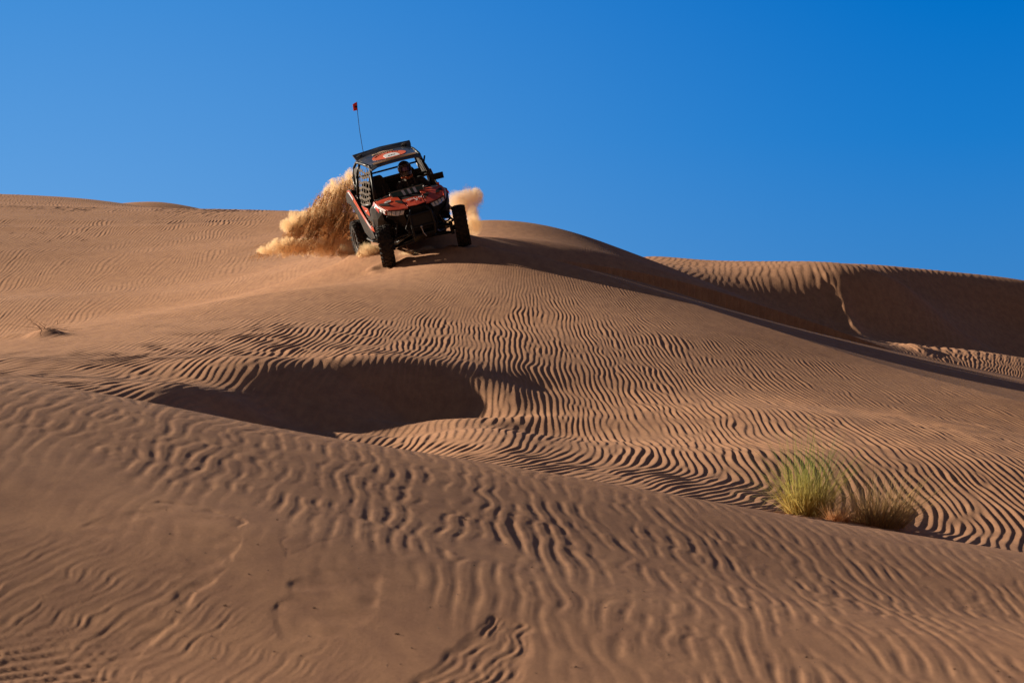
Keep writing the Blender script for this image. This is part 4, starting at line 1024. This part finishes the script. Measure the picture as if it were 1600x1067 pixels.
# ---------------------------------------------------------------- sand thrown up by the wheels
def dust_cloud(name, label, blobs, dens, anis_rot=0.0, scale=4.0, seed=0.0, contrast=3.0, voxel=.045, cut=0.42):
    """blobs: (px, py, distance, half width px, half height px, depth m); the hull follows them, the density is knotted by noise"""
    bm = NB(); bl = []
    for px, py, d, rx, ry, dz in blobs:
        c = Vector(P3(px, py, d)); s = V(rx/K*d, dz, ry/K*d); bl.append((c, s))
        bmesh.ops.create_icosphere(bm, subdivisions=3, radius=1.0, matrix=Matrix.Translation(c) @ Matrix.Diagonal((s.x, s.y, s.z, 1)))
    me = bpy.data.meshes.new(name); bm.to_mesh(me); bm.free()
    o = bpy.data.objects.new(name, me); C.objects.link(o)
    rm = o.modifiers.new("hull", 'REMESH'); rm.mode = 'VOXEL'; rm.voxel_size = voxel
    tx = bpy.data.textures.new(name+"_lumps", 'CLOUDS'); tx.noise_scale = 0.28; tx.noise_depth = 3
    dm = o.modifiers.new("lumps", 'DISPLACE'); dm.texture = tx; dm.strength = 0.22; dm.mid_level = 0.55; dm.texture_coords = 'GLOBAL'
    m = bpy.data.materials.new(name); m.use_nodes = True; nt = m.node_tree; nt.nodes.clear(); N = nt.nodes.new; L = nt.links.new
    out = N('ShaderNodeOutputMaterial'); pv = N('ShaderNodeVolumePrincipled'); L(pv.outputs[0], out.inputs['Volume'])
    pv.inputs['Color'].default_value = (0.93, 0.735, 0.47, 1); pv.inputs['Anisotropy'].default_value = 0.25
    geo = N('ShaderNodeNewGeometry')
    # soft body: 1 - distance to the nearest blob
    prev = None
    for c, s in bl:
        a = N('ShaderNodeVectorMath'); a.operation = 'SUBTRACT'; L(geo.outputs['Position'], a.inputs[0]); a.inputs[1].default_value = c
        b = N('ShaderNodeVectorMath'); b.operation = 'DIVIDE'; L(a.outputs[0], b.inputs[0]); b.inputs[1].default_value = s
        l = N('ShaderNodeVectorMath'); l.operation = 'LENGTH'; L(b.outputs[0], l.inputs[0])
        if prev is None: prev = l.outputs['Value']
        else:
            mn = N('ShaderNodeMath'); mn.operation = 'SMOOTH_MIN'; mn.inputs[2].default_value = 0.35; L(prev, mn.inputs[0]); L(l.outputs['Value'], mn.inputs[1]); prev = mn.outputs[0]
    mp = N('ShaderNodeMapping'); mp.vector_type = 'POINT'; L(geo.outputs['Position'], mp.inputs['Vector'])
    mp.inputs['Rotation'].default_value = (0, anis_rot, 0); mp.inputs['Scale'].default_value = (1.7, 1.0, 0.75); mp.inputs['Location'].default_value = (seed, seed*.7, 0)
    n1 = N('ShaderNodeTexNoise'); n1.inputs['Scale'].default_value = scale; n1.inputs['Detail'].default_value = 6; n1.inputs['Roughness'].default_value = 0.62; n1.inputs['Distortion'].default_value = 0.6
    L(mp.outputs[0], n1.inputs['Vector'])
    # density = clamp( (1 - dist) * a + (noise - cut) * contrast )
    inv = N('ShaderNodeMath'); inv.operation = 'SUBTRACT'; inv.inputs[0].default_value = 1.0; L(prev, inv.inputs[1])
    nn = N('ShaderNodeMath'); nn.operation = 'SUBTRACT'; L(n1.outputs['Fac'], nn.inputs[0]); nn.inputs[1].default_value = cut+0.10
    nm = N('ShaderNodeMath'); nm.operation = 'MULTIPLY'; nm.inputs[1].default_value = contrast; L(nn.outputs[0], nm.inputs[0])
    ad = N('ShaderNodeMath'); ad.operation = 'ADD'; L(nm.outputs[0], ad.inputs[0]); L(inv.outputs[0], ad.inputs[1])
    ms = N('ShaderNodeMapRange'); ms.interpolation_type = 'SMOOTHSTEP'; ms.inputs['From Min'].default_value = 0.0; ms.inputs['From Max'].default_value = 0.55
    L(ad.outputs[0], ms.inputs['Value'])
    # thin veil everywhere inside plus the knots
    vl = N('ShaderNodeMapRange'); vl.interpolation_type = 'SMOOTHSTEP'; vl.inputs['From Min'].default_value = 0.0; vl.inputs['From Max'].default_value = 0.6; vl.inputs['To Max'].default_value = 0.13; L(inv.outputs[0], vl.inputs['Value'])
    a2 = N('ShaderNodeMath'); a2.operation = 'ADD'; L(ms.outputs[0], a2.inputs[0]); L(vl.outputs[0], a2.inputs[1])
    dn = N('ShaderNodeMath'); dn.operation = 'MULTIPLY'; dn.inputs[1].default_value = dens; L(a2.outputs[0], dn.inputs[0]); L(dn.outputs[0], pv.inputs['Density'])
    o.data.materials.append(m)
    return tag(o, label, None, None, "stuff")
dust_cloud("dust_veil", "soft golden dust hanging in the plume behind the buggy on its lit side",
 [(549,290,51.7,17,28,.32),(532,308,51.8,30,34,.42),(517,330,51.8,32,32,.42),(500,346,51.8,34,28,.40),(476,348,51.7,34,24,.34),(545,352,51.8,24,40,.38),(522,368,51.7,30,26,.35),
  (456,352,51.6,22,16,.25),(515,386,51.3,64,18,.38),(452,386,51.2,46,17,.32),(418,392,51.0,22,8,.25),(550,392,51.0,30,14,.3)], 11.0, anis_rot=0.5, scale=7.0, seed=3.1, contrast=5.0, cut=.42)
dust_cloud("sand_puff", "brown puff of sand rising behind the buggy on its shaded side",
 [(733,312,52.6,24,20,.25),(745,308,52.6,16,16,.2),(742,352,52.0,14,22,.2),(726,360,51.6,16,20,.2),(722,325,52.5,20,22,.25),(738,338,52.3,14,22,.22),(712,318,52.6,18,24,.22),(712,345,52.0,18,16,.2)], 7.5, anis_rot=-0.4, scale=3.2, seed=7.7, contrast=1.4)
dust_cloud("sand_haze", "low dust swirling between the front and rear wheel of the buggy",
 [(578,392,49.7,20,15,.22),(566,398,49.8,14,9,.18),(645,398,48.9,26,10,.25),(668,392,48.9,18,10,.22)], 8.0, scale=4.0, seed=11.2, contrast=2.0, voxel=.035)

scene.cycles.volume_bounces = 6
# the plume itself: curtains of sand grains falling back from the arc the rear wheel threw
GM, nt_, b_ = new_mat("airborne_sand"); b_.inputs['Base Color'].default_value = (0.66, 0.43, 0.235, 1); b_.inputs['Roughness'].default_value = 0.9
t_ = nt_.nodes.new('ShaderNodeBsdfTranslucent'); t_.inputs['Color'].default_value = (0.74, 0.50, 0.27, 1); m_ = nt_.nodes.new('ShaderNodeMixShader'); m_.inputs[0].default_value = 0.5
nt_.links.new(b_.outputs[0], m_.inputs[1]); nt_.links.new(t_.outputs[0], m_.inputs[2]); nt_.links.new(m_.outputs[0], nt_.nodes['Material Output'].inputs[0])
def grain_spray(name, label, streams, seed, mat):
    g = np.random.default_rng(seed); P, S = [], []
    for (px, py, d, dpx, dpy, dd, n, wid, size) in streams:
        t = g.random(n)**1.15
        wob = np.sin(t*g.uniform(3, 9)+g.uniform(0, 6))*wid*0.6
        X_ = px+dpx*t+wob*t+g.normal(0, 1, n)*wid*(0.25+t); Yp = py+dpy*t**1.25+g.normal(0, 1, n)*wid*0.9; D_ = d+dd*t+g.normal(0, 1, n)*(0.02+0.10*t)
        P.append(np.stack([(X_-800)/K*D_, D_, (HZ-Yp)/K*D_], -1)); S.append(size*np.exp(g.normal(0, .45, n))*(1.1-0.5*t))
    P = np.concatenate(P); S = np.concatenate(S); n = len(P)
    tet = np.array([(1,1,1),(1,-1,-1),(-1,1,-1),(-1,-1,1)], float)/1.73
    # random turn of each grain
    ax = g.normal(size=(n,3)); ax /= np.linalg.norm(ax, axis=1)[:,None]; an = g.uniform(0, 6.28, n); c, s = np.cos(an), np.sin(an)
    V_ = tet[None]*S[:,None,None]
    cr = np.cross(ax[:,None,:], V_); dt = (V_*ax[:,None,:]).sum(-1, keepdims=True)
    V_ = V_*c[:,None,None]+cr*s[:,None,None]+ax[:,None,:]*dt*(1-c)[:,None,None]
    co = (P[:,None,:]+V_).astype(np.float32).reshape(-1)
    f = (np.arange(n)[:,None,None]*4+np.array([(0,1,2),(0,3,1),(0,2,3),(1,3,2)])[None]).astype(np.int32).reshape(-1)
    me = bpy.data.meshes.new(name); me.vertices.add(n*4); me.vertices.foreach_set("co", co); me.loops.add(len(f)); me.loops.foreach_set("vertex_index", f)
    me.polygons.add(len(f)//3); me.polygons.foreach_set("loop_start", np.arange(0, len(f), 3, dtype=np.int32)); me.update(calc_edges=True)
    me.materials.append(mat); o = bpy.data.objects.new(name, me); C.objects.link(o)
    return tag(o, label, None, None, "stuff")
g = np.random.default_rng(5)
def top_line(px): return float(np.interp(px, [395,440,458,470,490,505,520,535,550,562], [392,372,352,338,316,300,292,283,272,280]))
st = []
for k in range(300):          # curtains of the main plume
    px = g.uniform(458, 560); t0 = g.random()**1.5; base = 398
    py = top_line(px)+(base-top_line(px))*t0*0.72
    st.append((px, py, 51.8-0.5*t0+g.normal(0,.18), -g.uniform(4, 22), (base-py)*g.uniform(.35,.75), -.15, int(g.uniform(60, 260)), g.uniform(.6, 2.0), .0060))
for k in range(120):          # low skirt running left along the ground
    px = g.uniform(405, 565); py = g.uniform(374, 396)+max(0,(440-px))*.15
    st.append((px, py, 51.2+g.normal(0,.15), -g.uniform(6, 26), g.uniform(3, 14), -.1, int(g.uniform(60, 170)), g.uniform(.9, 2.6), .0045))
for k in range(70):           # loose grains flying off the rim of the plume
    px = g.uniform(440, 555); st.append((px, top_line(px)-1, 51.8+g.normal(0,.2), -g.uniform(0, 12), g.uniform(5, 25), 0, 60, g.uniform(2.0, 5.0), .0032))
grain_spray("sand_spray", "tall golden plume of sand thrown up behind the buggy on its lit side", st, 8, GM)
st = []
for k in range(90):
    a = g.uniform(0, 6.28); rr_0 = g.random()**.5
    st.append((735+20*rr_0*math.cos(a), 312+24*rr_0*math.sin(a), 52.6+g.normal(0,.1), g.uniform(-6,4), g.uniform(4,22), 0, 70, g.uniform(1.5,3.5), .0028))
for k in range(50):
    st.append((g.uniform(560,600), g.uniform(384,402), 49.7+g.normal(0,.1), g.uniform(-8,8), g.uniform(2,10), 0, 60, g.uniform(1.2,3), .0045))
for k in range(30):
    st.append((g.uniform(625,680), g.uniform(388,402), 49.0+g.normal(0,.1), g.uniform(-8,8), g.uniform(2,10), 0, 50, g.uniform(1.2,3), .0045))
grain_spray("flying_grains", "fine sand grains flying round the buggy's rear and front wheels", st, 9, GM)
